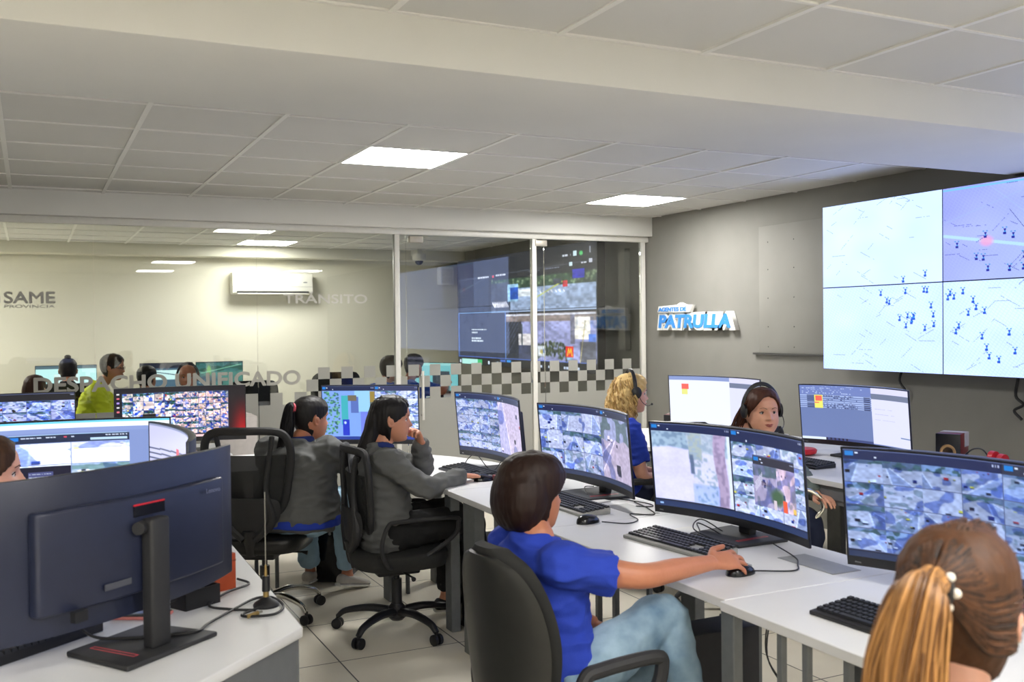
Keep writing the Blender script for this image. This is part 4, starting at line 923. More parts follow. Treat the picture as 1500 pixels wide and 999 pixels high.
# ================================================================ PEOPLE
def skin_mat(name, col):
    m = mat(name, col, .48, var=.05, scale=25, bump=.05, bscale=300); b = m.node_tree.nodes['Principled BSDF']
    b.inputs['Subsurface Weight'].default_value = .12; b.inputs['Subsurface Radius'].default_value = (.012, .005, .003); return m
skin_light = skin_mat('fair skin', 'd79f86'); skin_tan = skin_mat('tan skin', 'b8785a'); skin_mid = skin_mat('warm skin', 'c68a6c')
def hair_mat(name, c1, c2, st=(60, 60, 5), rough=.5):
    m = mat(name, c1, rough, col2=c2, scale=1.0, stretch=st, bump=.0, spec=.28); nt = m.node_tree; b = nt.nodes['Principled BSDF']
    n = [x for x in nt.nodes if x.type == 'TEX_NOISE'][0]; mp = [x for x in nt.nodes if x.type == 'MAPPING'][0]; mp.inputs['Rotation'].default_value = (.35, .3, .5)
    r = [x for x in nt.nodes if x.type == 'VALTORGB'][0]; r.color_ramp.elements[0].position = .2; r.color_ramp.elements[1].position = .8
    g = nt.nodes.new('ShaderNodeNewGeometry'); mx = nt.nodes.new('ShaderNodeMath'); mx.operation = 'MULTIPLY_ADD'; mx.inputs[1].default_value = .55
    m2 = nt.nodes.new('ShaderNodeMath'); m2.operation = 'MULTIPLY'; m2.inputs[1].default_value = .45
    nt.links.new(n.outputs['Fac'], m2.inputs[0]); nt.links.new(g.outputs['Random Per Island'], mx.inputs[0]); nt.links.new(m2.outputs[0], mx.inputs[2]); nt.links.new(mx.outputs[0], r.inputs[0])
    bp = nt.nodes.new('ShaderNodeBump'); bp.inputs['Strength'].default_value = .35; bp.inputs['Distance'].default_value = .003
    nt.links.new(n.outputs['Fac'], bp.inputs['Height']); nt.links.new(bp.outputs[0], b.inputs['Normal']); return m
hair_black = hair_mat('black hair', '0b0a0b', '1d1a1a'); hair_dark = hair_mat('dark brown hair', '090605', '26150f')
hair_blond = hair_mat('curly blond hair', '8e6a3a', 'd9b97c', (30, 30, 18)); hair_brown = hair_mat('reddish brown hair', '2c1611', '54301f')
hair_cara = hair_mat('caramel hair', '150c07', '5c3a22', (80, 80, 12), .6); hair_tip = hair_mat('caramel ponytail hair', '4a2c15', 'b8854c', (90, 90, 12), .5); hair_bun = hair_mat('brown bun hair', '17110e', '33261d')
def cloth(name, col, rough=.85, bs=350, b=.25, var=.06): return mat(name, col, rough, var=var, scale=14, bump=b, bscale=bs)
blue_tee = cloth('royal blue cotton', '1d3aa8'); grey_sweat = cloth('charcoal sweatshirt', '5d5e5d'); navy_collar = cloth('navy collar', '1a2c6b')
jeans_m = mat('washed blue denim', '587690', .85, col2='9ab4c6', scale=9, bump=.3, bscale=600); jeans_light = cloth('light blue denim', '93b1c6', .85, 600, .3, .12); black_trs = cloth('black trousers', '101011'); navy_trs = cloth('navy trousers', '141d38')
hivis = cloth('yellow hi-vis vest', 'e6f534'); hivis.node_tree.nodes['Principled BSDF'].inputs['Roughness'].default_value = .8
dark_top = cloth('black jacket', '16171a'); mid_blue = cloth('mid blue polo', '2a55b5'); grey_green = cloth('grey green fleece', '5f6a66')
eye_white = mat('eye white', 'd2c8c0', .25); iris_m = mat('dark iris', '22140d', .15); lip_m = mat('lips', 'a85a52', .45); brow_m = mat('eyebrow', '24170f', .8)
shoe_m = mat('canvas shoe', 'b9b4ac', .7); sole_m = mat('white rubber sole', 'dedad2', .6)

def V(*a): return Vector(a)
def frame(F, pitch=0, roll=0):
    """right, forward, up for a facing direction in the plan"""
    F = Vector((F[0], F[1], 0)).normalized(); U = V(0, 0, 1); R_ = F.cross(U)
    q = Matrix.Rotation(pitch, 3, R_); F2 = q @ F; U2 = q @ U
    q = Matrix.Rotation(roll, 3, F2); return q @ R_, F2, q @ U2
HZ = [-.115, -.108, -.095, -.075, -.055, -.03, 0, .03, .06, .085, .103, .113]
HF = [.058, .074, .083, .086, .089, .089, .086, .093, .087, .070, .044, .012]
HB = [.010, -.004, -.022, -.045, -.065, -.084, -.096, -.100, -.094, -.074, -.046, -.012]
HW = [.012, .030, .043, .054, .060, .065, .070, .073, .071, .058, .038, .010]
def head_shape(mb, c, R_, F, U, s=1.0, detail=True, fat=0.0, infl=0.0, ylim=None, nz_=64, nt=72, front_only=None):
    g = lambda x, m, w_: math.exp(-((x-m)/w_)**2)
    rows = []; zs = np.linspace(0, 1, nz_)
    for q in zs:
        z = -.1155+.229*(.5-.5*math.cos(PI*q)); f = float(np.interp(z, HZ, HF)); b = float(np.interp(z, HZ, HB)); w_ = float(np.interp(z, HZ, HW))
        end = min(1, math.sqrt(max(0, (z+.1165)/.008))) if z < -.1085 else (min(1, math.sqrt(max(0, (.1145-z)/.01))) if z > .1045 else 1)
        cy = (f+b)/2; hy = (f-b)/2; row = []
        for k in range(nt):
            a = 2*PI*k/nt; sx, cy_ = math.sin(a), math.cos(a)   # a = 0 is straight ahead
            p = 2.25; x = math.copysign(abs(sx)**(2/p), sx)*w_*(1+fat*g(z, -.05, .05)); y = cy+math.copysign(abs(cy_)**(2/p), cy_)*hy
            if detail and cy_ > 0:
                fr = max(0, cy_)
                y += .026*g(x, 0, .0105+.006*g(z, -.034, .012))*(max(0, min(1, (.008-z)/.036)) if z > -.030 else g(z, -.030, .0085))*fr
                y += .006*g(x, 0, .009)*g(z, .0, .014)
                for e in (-1, 1): y -= .0105*g(x, e*.032, .0165)*g(z, .001, .011); y += .004*g(x, e*.03, .02)*g(z, .026, .008); y += .003*g(x, e*.038, .02)*g(z, -.028, .02)
                y += .0065*g(x, 0, .020)*(g(z, -.0535, .005)+g(z, -.0665, .0055)) - .003*g(x, 0, .024)*g(z, -.060, .0022) - .004*g(x, 0, .02)*g(z, -.080, .006)
                y += .005*g(x, 0, .02)*g(z, -.098, .01)
            if ylim is not None: y = min(y, ylim(z, x))
            n_ = math.hypot(x, y-cy)+1e-6
            x += infl*x/n_; y += infl*(y-cy)/n_; zz = z*(1+infl*9)
            if end < 1: x *= end; y = cy+(y-cy)*end
            row.append(c+R_*(x*s)+F*(y*s)+U*(zz*s))
        rows.append(row)
    vs = [v for r_ in rows for v in r_]; fs = [(i*nt+k, i*nt+(k+1) % nt, (i+1)*nt+(k+1) % nt, (i+1)*nt+k) for i in range(nz_-1) for k in range(nt)]
    fs += [tuple(range(nt))[::-1], tuple((nz_-1)*nt+k for k in range(nt))]
    mb.add(vs, fs)
def ears(mb, c, R_, F, U, s=1.0):
    for e in (-1, 1):
        o = c+R_*(e*.071*s)+F*(-.008*s)+U*(-.004*s)
        pts = [o+(F*math.cos(a)*.016+U*math.sin(a)*.029+R_*e*(.008+.006*math.cos(a+2.5)))*s for a in np.linspace(0, 2*PI, 13)[:-1]]
        mb.tube(pts, .0048*s, 8, closed=True); mb.sphere(o+R_*e*.003*s, .017*s, 10, 8)
def hand(mb, wrist, D, N, side, s=1.0, curl=(.35, .35, .4, .45), thumb=.5, spread=.10, point=None):
    """wrist point, direction of the hand, palm normal (out of the palm), side +1 right hand / -1 left; curl toward the palm"""
    D = Vector(D).normalized(); N = Vector(N); N = (N-D*N.dot(D)).normalized(); T = D.cross(N)*side   # T points to the thumb side
    w0 = Vector(wrist)
    mb.loft([(w0-D*.012*s, T*.024*s, N*.017*s), (w0+D*.012*s, T*.027*s, N*.015*s), (w0+D*.045*s, T*.037*s, N*.014*s), (w0+D*.078*s, T*.038*s, N*.012*s), (w0+D*.092*s, T*.034*s, N*.009*s)], 18, 2.6)
    L = (.072, .078, .072, .056)
    for i in range(4):
        off = (.027-.0185*i)*s; b = w0+D*(.085-(.006 if i in (0, 3) else 0)-(.004 if i == 3 else 0))*s+T*off
        d = (D+T*(spread*(1.2-i*.85))).normalized(); p = [b-d*.02*s, b]; ang = curl[i]*.7
        for j, f in enumerate((.45, .31, .24)):
            dd = d*math.cos(ang)+N*math.sin(ang); p.append(p[-1]+dd*L[i]*f*s); ang += curl[i]*(1.1 if j == 0 else .8)
        r0 = (.0092, .0094, .0090, .0078)[i]*s
        q = crom(p, 3); mb.tube(q, lerpn([r0, r0*1.02, r0*.95, r0*.88, r0*.78], len(q)), 10); mb.sphere(p[-1], r0*.80, 10, 8)
    b = w0+D*.022*s+T*.028*s; a1 = (D*.62+T*.62*(1-thumb*.5)+N*.30*(thumb+.2)).normalized(); a2 = (D*.9+T*.22*(1-thumb)+N*.25*thumb).normalized()
    p = [b-a1*.015*s, b, b+a1*.040*s, b+a1*.040*s+a2*.028*s, b+a1*.040*s+a2*.052*s]
    q = crom(p, 3); mb.tube(q, lerpn([.013*s, .0135*s, .0105*s, .0098*s, .0082*s], len(q)), 10); mb.sphere(p[-1], .0083*s, 10, 8)
def fold(me, amp, sc, seed=0, st=(1, 1, 1.0), ridged=True):
    me.calc_loop_triangles()
    nr = [v.normal.copy() for v in me.vertices]
    for v, n in zip(me.vertices, nr):
        p = Vector((v.co.x*sc*st[0]+seed, v.co.y*sc*st[1], v.co.z*sc*st[2])); q = mnoise.noise(p)
        k = (1-abs(q)*2.4) if ridged else q; k2 = mnoise.noise(p*2.3+Vector((7, 3, 1)))
        v.co += n*amp*(k*.8+k2*.5-.3)
def blend(mb, name, m, parent, voxel, smooth=4, org=None, fold_=None, fac=.5, cut=None):
    """union of overlapping solids as one continuous skin"""
    me = bpy.data.meshes.new(name); me.from_pydata(mb.v, [], mb.f)
    bm = bmesh.new(); bm.from_mesh(me); bmesh.ops.recalc_face_normals(bm, faces=bm.faces); bm.to_mesh(me); bm.free()
    o = bpy.data.objects.new('tmp', me); C.objects.link(o)
    r_ = o.modifiers.new('r', 'REMESH'); r_.mode = 'VOXEL'; r_.voxel_size = voxel; r_.use_smooth_shade = True
    if smooth: s_ = o.modifiers.new('s', 'SMOOTH'); s_.iterations = smooth; s_.factor = fac
    dg = bpy.context.evaluated_depsgraph_get(); out = bpy.data.meshes.new_from_object(o.evaluated_get(dg))
    bpy.data.objects.remove(o); bpy.data.meshes.remove(me); out.name = name
    # keep only the largest shells
    if fold_: fold(out, *fold_)
    if org is not None: out.transform(Matrix.Translation(-Vector(org)))
    out.shade_smooth(); return link(name, out, m, parent)
def strands(mb, roots, path, n, r0, r1, rng, jit=.01, seg=7, wav=0.0, wl=.06):
    """bundle of thin locks following a centre path; path: list of (point, half-spread)"""
    P = crom([p for p, _ in path], seg); Wd = lerpn([w_ for _, w_ in path], len(P))
    T = [(P[min(i+1, len(P)-1)]-P[max(i-1, 0)]).normalized() for i in range(len(P))]
    A0 = T[0].cross(V(0, 0, 1)) if abs(T[0].z) < .95 else T[0].cross(V(1, 0, 0)); FR = []
    for tt in T:
        A0 = (A0-tt*A0.dot(tt)).normalized(); FR.append((A0.copy(), tt.cross(A0)))
    for k in range(n):
        a = rng.uniform(0, 2*PI); q = math.sqrt(rng.uniform(.0, 1)); ph = rng.uniform(0, 6.28); end = rng.uniform(.86, 1.0); pts = []; rad = []
        m_ = max(3, int(len(P)*end))
        for i in range(m_):
            A, B = FR[i]
            u = i/(len(P)-1); o = (A*math.cos(a)+B*math.sin(a))*Wd[i]*q
            o += (A*math.sin(ph+u*9)+B*math.cos(ph*1.7+u*7))*jit*u
            if wav: o += (A*math.sin(ph+i*wl*60)+B*math.cos(ph+i*wl*60))*wav*min(1, u*4)
            pts.append(P[i]+o); rad.append((r0*(1-u)+r1*u)*(1 if i < m_-1 else .3))
        mb.tube(pts, rad, 5)

def person(label, base, F, group=None, hip=None, neck=None, hd=None, hF=None, hpitch=0, hroll=0, sw=.165, build=1.0, skin=skin_mid,
           arms=None, legs=None, top='tee', top_m=blue_tee, collar=None, trs=jeans_m, vox=.0045, hair=None, hair_m=hair_black, full=True, eyes=False, shoes=shoe_m, chest_lean=0, face_fat=.12, hs=1.0, seedf=0, gaze=0, belt_m=None):
    base = Vector(base); t = thing('person', label, 'person', base, 0, group)
    R_, Fv, U = frame(F); hip = Vector(hip); neck = Vector(neck); hd = Vector(hd); hR, hFv, hU = frame(hF or F, hpitch, hroll)
    ax = (neck-hip); Ln = ax.length; axn = ax/Ln; Fn = (Fv-axn*Fv.dot(axn)).normalized()
    B_ = build
    def tor(g, k=1.0, lo=-.10):
        S_ = [(lo, .155*B_, .10*B_), (-.02, .178*B_, .125*B_), (.10*Ln/.47, .160*B_, .122*B_), (.22*Ln/.47, .142*B_, .112*B_), (.32*Ln/.47, .152*B_, .118*B_), (.40*Ln/.47, .150*B_**.5, .098*B_), (.445*Ln/.47, .115, .075), (.475*Ln/.47, .062, .058), (.50*Ln/.47, .050, .052)]
        return [(hip+axn*h_+Fn*(.02*math.sin(max(0, h_)/Ln*PI)-.012), R_*(a+g)*k, Fn*(b+g)*k) for h_, a, b in S_]
    sh = {s: hip+axn*(Ln*.875)+R_*(s*sw)-Fn*.01 for s in (-1, 1)}
    sk = MB()
    head_shape(sk, hd, hR, hFv, hU, hs, True, face_fat); ears(sk, hd, hR, hFv, hU, hs)
    nb = hd-hU*.075*hs-hFv*.02*hs
    pts = crom([neck-axn*.05, neck+axn*.01, nb, hd-hU*.02-hFv*.02], 4); sk.tube(pts, lerpn([.068, .054, .049, .05], len(pts)), 18)
    sk.loft(tor(-.02, .93), 24, 2.2)
    cl = MB(); cl.loft(tor(.012), 32, 2.25)
    sleeve = top in ('sweater', 'jacket')
    arms = arms or {}
    for s in (-1, 1):
        a = arms.get(s) or (sh[s]+Fv*.06-U*.26+R_*s*.05, sh[s]+Fv*.28-U*.30-R_*s*.02, None)
        el, wr = Vector(a[0]), Vector(a[1]); o = a[2] if len(a) > 2 and a[2] else {}
        pts = crom([sh[s]-R_*s*.04, sh[s], (sh[s]*.5+el*.5)+Vector(o.get('bow', (0, 0, 0))), el, (el*.55+wr*.45), wr], 5)
        rr = lerpn([.055, .052, .043, .038, .035, .024], len(pts)); sk.tube(pts, [x*(B_**.3) for x in rr], 16); sk.sphere(el, .037*B_**.3, 14, 10)
        D = o.get('dir') or tuple((wr-el)); N = o.get('palm', (0, 0, -1))
        hand(sk, wr, D, N, s, o.get('hs', .95), o.get('curl', (.35, .35, .4, .45)), o.get('thumb', .5), o.get('spread', .1))
        if sleeve:
            wr2 = el+(wr-el)*o.get('cuff', .93); pts = crom([sh[s]-R_*s*.05-axn*.01, sh[s]+axn*.002, (sh[s]*.5+el*.5)+Vector(o.get('bow', (0, 0, 0))), el, (el*.5+wr2*.5)-U*.004, el+(wr2-el)*.86, wr2], 6)
            cl.tube(pts, [x*B_**.4 for x in lerpn([.066, .070, .062, .056, .052, .046, .034], len(pts))], 20); cl.sphere(el, .057*B_**.4, 16, 10); cl.sphere(sh[s], .068*B_**.4, 16, 12)
        else:
            e2 = sh[s]+(el-sh[s])*o.get('sleeve', .72); pts = crom([sh[s]-R_*s*.05-axn*.01, sh[s]+axn*.004, (sh[s]*.55+e2*.45), e2], 5)
            cl.tube(pts, lerpn([.066, .070, .066, .066], len(pts)), 22); cl.sphere(sh[s], .069, 16, 12)
    tr = MB()
    legs = legs or {}
    if full:
        tr.loft(tor(-.008, lo=-.11)[:3], 28, 2.3)
        for s in (-1, 1):
            l = legs.get(s) or (hip+Fv*.42+R_*s*.11+U*-.02, Vector((hip.x, hip.y, .09))+Fv*.40+R_*s*.11, None)
            kn, an = Vector(l[0]), Vector(l[1]); o = l[2] if len(l) > 2 and l[2] else {}
            hj = hip+R_*s*.09-U*.015; cuff = kn+(an-kn)*o.get('hem', .93)
            q = crom([hj-Fv*.03, hj+(kn-hj)*.2, hj+(kn-hj)*.6, kn, kn+(cuff-kn)*.45-Fv*.01, cuff], 6)
            tr.tube(q, [x*B_**.6 for x in lerpn([.105, .098, .082, .066, .062, .052], len(q))], 22); tr.sphere(kn, .066*B_**.6, 16, 12)
            q = crom([kn+(an-kn)*.5, kn+(an-kn)*.8, an], 5); sk.tube(q, lerpn([.045, .036, .032], len(q)), 14)
            tf = Vector(o.get('toe', tuple(Fv))).normalized(); up = V(0, 0, 1); sd = tf.cross(up).normalized(); ft = an+V(0, 0, -.045); tu = sd.cross(tf)*1
            if tu.z < 0: tu = -tu
            sk.loft([(an, sd*.03, tf*.035), (ft+tf*.0, sd*.03, tf*.05), (ft-tu*.02+tf*.02, sd*.03, tf*.06)], 12)
            f = MB(); f.loft([(ft-tf*.065-tu*.005, sd*.026, tu*.022), (ft-tf*.05, sd*.034, tu*.032), (ft, sd*.036, tu*.034), (ft+tf*.06-tu*.008, sd*.041, tu*.027), (ft+tf*.115-tu*.014, sd*.043, tu*.020), (ft+tf*.155-tu*.018, sd*.034, tu*.015), (ft+tf*.172-tu*.02, sd*.014, tu*.008)], 20, 2.5)
            shu = blend(f, 'shoe', shoes, t, .006, 3, base)
            f2 = MB(); f2.loft([(ft-tf*.068-tu*.03, sd*.028, tu*.009), (ft-tf*.04-tu*.03, sd*.037, tu*.010), (ft+tf*.06-tu*.032, sd*.044, tu*.010), (ft+tf*.12-tu*.033, sd*.045, tu*.010), (ft+tf*.175-tu*.034, sd*.02, tu*.008)], 20, 2.5)
            so = f2.build('sole', sole_m, shu, True); so.data.transform(Matrix.Translation(-base))
    body = blend(sk, 'body', skin, t, vox, 5, base, fac=.4)
    blend(cl, {'tee': 't_shirt', 'sweater': 'sweatshirt', 'jacket': 'jacket', 'polo': 'polo_shirt'}[top], top_m, t, max(vox, .006), 6, base, (.012 if sleeve else .010, 10, seedf, (1, 1, 1.9)))
    if full: blend(tr, 'trousers', trs, t, max(vox, .0065), 5, base, (.007, 11, seedf+3))
    if collar:
        c = MB(); pts = [neck+axn*(.012+.004*math.cos(a))+R_*math.cos(a)*.064+Fn*math.sin(a)*.062-axn*(.022*max(0, math.sin(a))) for a in np.linspace(0, 2*PI, 25)[:-1]]
        c.tube(pts, .013, 10, closed=True, flat=1.5); c.v = [tuple(Vector(v)-base) for v in c.v]; c.build('collar', collar, t, True)
    # face details
    def loc(x, y, z): return hd+(hR*x+hFv*y+hU*z)*hs-base
    for e in (-1, 1):
        eb = MB().sphere(loc(e*.031, .0652, .0), .0122*hs, 16, 12).build('eye', eye_white, t, True)
        g_ = Vector((gaze, 1, -.05)).normalized(); c_ = loc(e*.031, .0655, 0)+(hR*g_.x+hFv*g_.y+hU*g_.z)*.0072*hs
        MB().sphere(c_, .0064*hs, 12, 8).build('iris', iris_m, eb, True)
        MB().tube(crom([loc(e*.013, .0915, .020), loc(e*.03, .0885, .0265), loc(e*.047, .0765, .021)], 4), lerpn([.0028, .0026, .0012], 9), 6, flat=.6).build('eyebrow', brow_m, t, True)
        MB().tube(crom([loc(e*.019, .0745, .0005), loc(e*.031, .0775, .0065), loc(e*.0435, .069, .001)], 4), .0019, 6).build('eyelash', brow_m, t, True)
    lp = MB(); lp.tube(crom([loc(-.024, .083, -.0605), loc(-.011, .0955, -.0565), loc(0, .0965, -.0585), loc(.011, .0955, -.0565), loc(.024, .083, -.0605)], 4), lerpn([.001, .0035, .0036, .0035, .001], 17), 8)
    lp.build('upper_lip', lip_m, t, True)
    MB().tube(crom([loc(-.022, .083, -.0615), loc(0, .0955, -.0665), loc(.022, .083, -.0615)], 5), lerpn([.001, .0046, .001], 11), 8).build('lower_lip', lip_m, t, True)
    if hair: hair(t, base, hd, hR, hFv, hU, hs, hair_m, neck, axn)
    return t
# ---- hair styles
def cap(mb, c, R_, F, U, s, infl=.010, front=.012, line=.062, side=0.0):
    head_shape(mb, c, R_, F, U, s, False, 0, infl, lambda z, x: (front+side*abs(x)) if z < line+.014-16*x*x-.02 else front+(z-(line+.014-16*x*x)+.02)/.030*.1, 48, 72)
def hair_tail(tie, drop, n=110, thick=.028, tie_m=None, line=.066, front=.002, end_w=.03, wide=1.0, vox=.005):
    def f(t, base, c, R_, F, U, s, m, neck, axn):
        mb = MB(); cap(mb, c, R_, F, U, s, .009, front, line)
        T_ = c+(R_*tie[0]+F*tie[1]+U*tie[2])*s; mb.sphere(T_, .024*s, 14, 10)
        h_ = blend(mb, 'hair', m, t, vox, 4, base, (.0012, 60, 1, (1, 1, .25)))
        path = [(T_-(T_-c).normalized()*.01, .012), (T_+(T_-c).normalized()*.03, thick*.7)]+[(c+(R_*a+F*b+U*z)*s, w_) for a, b, z, w_ in drop]
        mb = MB(); P = crom([p for p, _ in path], 5); mb.tube(P, [x*.86 for x in lerpn([w_ for _, w_ in path], len(P))], 14)
        strands(mb, None, path, n, .0038, .0014, random.Random(5), .010)
        mb.v = [tuple(Vector(v)-base) for v in mb.v]; mb.build('ponytail', m, h_, True)
        if tie_m:
            for k in range(1):
                q = MB().tube([T_-base+(R_*math.cos(a)*.021+U*math.sin(a)*.021)*s+(T_-c).normalized()*.014 for a in np.linspace(0, 2*PI, 17)[:-1]], .009, 8, closed=True).build('hair_tie', tie_m, h_, True)
        return h_
    return f
def hair_drape(rows, front=.0, line=.064, strand=0):
    def f(t, base, c, R_, F, U, s, m, neck, axn):
        mb = MB(); cap(mb, c, R_, F, U, s, .012, front, line)
        S_ = [(c+(F*(a+b)/2+U*z)*s, R_*w_*s, F*(a-b)/2*s) for z, w_, a, b in rows]
        mb.loft(S_, 32, 2.2); return blend(mb, 'hair', m, t, .005, 5, base, (.004, 42, 6, (1, 1, .12)))
    return f
def hair_bob(t, base, c, R_, F, U, s, m, neck, axn):
    mb = MB(); cap(mb, c, R_, F, U, s, .018, .016, .066, 0)
    secs = []
    for z, w_, f, b in ((.075, .072, .01, -.096), (.04, .094, .026, -.113), (0, .100, .029, -.121), (-.04, .099, .026, -.121), (-.075, .090, .008, -.110), (-.100, .078, .0, -.094), (-.116, .055, -.015, -.075)):
        secs.append((c+(F*(f+b)/2+U*z)*s, R_*w_*s, F*(f-b)/2*s))
    mb.loft(secs, 40, 2.5)
    return blend(mb, 'hair', m, t, .005, 5, base, (.002, 45, 2, (1, 1, .2)))
def hair_short(line=.058, infl=.010):
    def f(t, base, c, R_, F, U, s, m, neck, axn):
        mb = MB(); cap(mb, c, R_, F, U, s, infl, -.015, line)
        c2 = c; o = blend(mb, 'hair', m, t, .006, 3, base, (.0025, 60, 3)); return o
    return f
def hair_bun_f(t, base, c, R_, F, U, s, m, neck, axn):
    mb = MB(); cap(mb, c, R_, F, U, s, .008, -.012, .06); h_ = blend(mb, 'hair', m, t, .006, 3, base, (.0015, 50, 3))
    b = MB(); q = c+(F*-.03+U*.128)*s-base
    for k in range(5):
        a = k*1.25; b.tube([q+(R_*math.cos(x)*.022+F*math.sin(x)*.022+U*(.006*math.sin(x*2+a)+.006*(k-2)*.7))*s for x in np.linspace(a, a+2*PI, 14)[:-1]], .009, 8, closed=True)
    b.sphere(q, .022*s); b.build('hair_bun', m, h_, True); return h_
def hair_curls(length=.17, n=230, wid=.115):
    def f(t, base, c, R_, F, U, s, m, neck, axn):
        mb = MB(); cap(mb, c, R_, F, U, s, .012, .018, .07)
        secs = []
        for z, w_, f_, b in ((.06, .082, .03, -.10), (.0, .100, .015, -.125), (-.06, .108, .005, -.130), (-.12, .100, -.01, -.125), (-.18, .075, -.03, -.11)):
            secs.append((c+(F*(f_+b)/2+U*z)*s, R_*w_*s, F*(f_-b)/2*s))
        mb.loft(secs, 30, 2.2); h_ = blend(mb, 'hair', m, t, .007, 3, base, (.008, 34, 5, (1, 1, .7)))
        rg = random.Random(9); mb = MB()
        for k in range(n):
            a = rg.uniform(-2.6, 2.6)+PI; z0 = rg.uniform(.0, .105); w_ = float(np.interp(z0, HZ, HW))+.016; ph = rg.uniform(0, 6.28); L = rg.uniform(.16, .24)
            p0 = c+(R_*math.sin(a)*w_+F*(math.cos(a)*(w_+.02)-.012)+U*z0)*s; pts = []
            if math.cos(a) > .05: continue
            for i in range(13):
                u = i/12; out = (R_*math.sin(a)+F*math.cos(a)).normalized()
                pts.append(p0+out*(.034*math.sin(u*1.7))*s-U*L*u*s+(R_*math.cos(ph+u*16)+F*math.sin(ph+u*16))*.008*s)
            mb.tube(pts, lerpn([.003, .0065, .006, .002], 13), 5)
        mb.v = [tuple(Vector(v)-base) for v in mb.v]; mb.build('curls', m, h_, True); return h_
    return f
def hair_long(front=.018, drop=.30, side=-1, n=150):
    """loose straight hair falling behind and over one shoulder"""
    def f(t, base, c, R_, F, U, s, m, neck, axn):
        mb = MB(); cap(mb, c, R_, F, U, s, .013, front, .066)
        secs = []
        for z, w_, f_, b in ((.05, .080, .02, -.10), (.0, .090, .008, -.112), (-.06, .092, -.005, -.112), (-.12, .085, -.02, -.105), (-drop*.7, .075, -.035, -.10), (-drop, .05, -.05, -.09)):
            secs.append((c+(F*(f_+b)/2+U*z)*s, R_*w_*s, F*(f_-b)/2*s))
        mb.loft(secs, 30, 2.4); return blend(mb, 'hair', m, t, .006, 5, base, (.0025, 40, 6, (1, 1, .15)))
    return f
def headset(label, c, R_, F, U, s=1.0, mic=-1):
    c = Vector(c); t = thing('headset', label, 'headset', c, 0, 'black headsets')
    L = lambda x, y, z: (R_*x+F*y+U*z)*s
    MB().tube([L(math.sin(a)*.094, -.005, math.cos(a)*.128) for a in np.linspace(-1.45, 1.45, 25)], .005, 8, flat=2.2).build('headband', blk, t, True)
    for e in (-1, 1):
        MB().loft([(L(e*(.080+q), 0, .0), F*r_*s, U*r_*1.15*s) for q, r_ in ((0, .020), (.004, .029), (.016, .030), (.022, .018))], 20).build('ear_cup', blk, t, True)
    P = crom([L(mic*.095, .01, -.01), L(mic*.098, .03, -.05), L(mic*.075, .07, -.075), L(mic*.04, .11, -.07)], 5)
    mm = MB().tube(P, .0022, 6); mm.sphere(P[-1], .007*s, 10, 8); mm.build('microphone_arm', blk, t, True)
    return t
# ---------------------------------------------------------------- who sits where
# E: the woman in the blue t-shirt
chair_shell('black task chair with a plastic shell back under the woman in blue', 1.43, 2.60, facing((1, .12)), .38, bz=-.03)
hf = (1, .12)
E_hd = V(1.385, 2.715, 1.035)
person('bobbed dark-haired woman in a royal blue t-shirt, arm stretched to a mouse', (1.42, 2.62, 0), (1, .05), hip=(1.385, 2.63, .50), neck=(1.37, 2.66, .905), hd=E_hd, hF=hf, hpitch=-.08,
  arms={1: (V(1.60, 2.43, .815), V(1.905, 2.50, .805), dict(dir=(1, .10, -.02), palm=(.08, .50, -.86), curl=(.26, .28, .32, .42), sleeve=.62, spread=.22, hs=1.05, thumb=.15)), -1: (V(1.40, 2.85, .68), V(1.60, 2.70, .60), dict(palm=(0, -.4, -1)))},
  legs={1: (V(1.77, 2.56, .645), V(1.86, 2.44, .20), dict(hem=.74, toe=(1, -.3, -.3))), -1: (V(1.80, 2.74, .50), V(1.72, 2.76, .09), {})},
  skin=skin_tan, top='tee', top_m=blue_tee, trs=jeans_m, vox=.004, hair=hair_bob, hair_m=hair_dark, seedf=1)
# B: grey sweatshirt, long black hair, hand to the mouth
chair_mesh('black mesh chair with loop armrests under the long-haired woman in black trousers', 1.66, 4.78, facing((1, -.05)), .44, group=None, loops=True, rot=.35, seat_m=fabric_blk, lean=.10, bh=.50)
B_hd = V(1.635, 4.765, 1.085)
def hair_B(t, base, c, R_, F, U, s, m, neck, axn):
    return hair_drape([(.075, .060, -.01, -.085), (.04, .072, -.02, -.112), (0, .068, -.035, -.124), (-.06, .060, -.05, -.135), (-.12, .058, -.065, -.155), (-.20, .055, -.085, -.178), (-.27, .045, -.11, -.19), (-.32, .02, -.15, -.19)])(t, base, c, R_, F, U, s, m, neck, axn)
person('woman in a charcoal sweatshirt with long black hair, hand at her mouth', (1.66, 4.78, 0), (1, -.05), hip=(1.60, 4.78, .54), neck=(1.575, 4.775, .945), hd=B_hd, hF=(.95, -.22), hpitch=-.05,
  arms={1: (V(1.72, 4.53, .765), V(1.985, 4.66, .785), dict(dir=(1, .12, -.1), palm=(0, 0, -1), curl=(.3, .35, .4, .4), hs=.9, cuff=.97)),
        -1: (V(1.86, 4.93, .80), V(1.81, 4.80, .955), dict(dir=(-.35, -.25, .62), palm=(-.7, -.1, -.55), curl=(.9, 1.1, 1.2, 1.2), hs=.9, thumb=.4, cuff=1.0))},
  legs={1: (V(2.02, 4.66, .56), V(2.08, 4.62, .10), {}), -1: (V(2.02, 4.90, .56), V(2.0, 4.95, .10), {})},
  skin=skin_mid, top='sweater', top_m=grey_sweat, collar=navy_collar, trs=black_trs, hair=hair_B, hair_m=hair_black, seedf=2, shoes=blk_soft, vox=.0045)
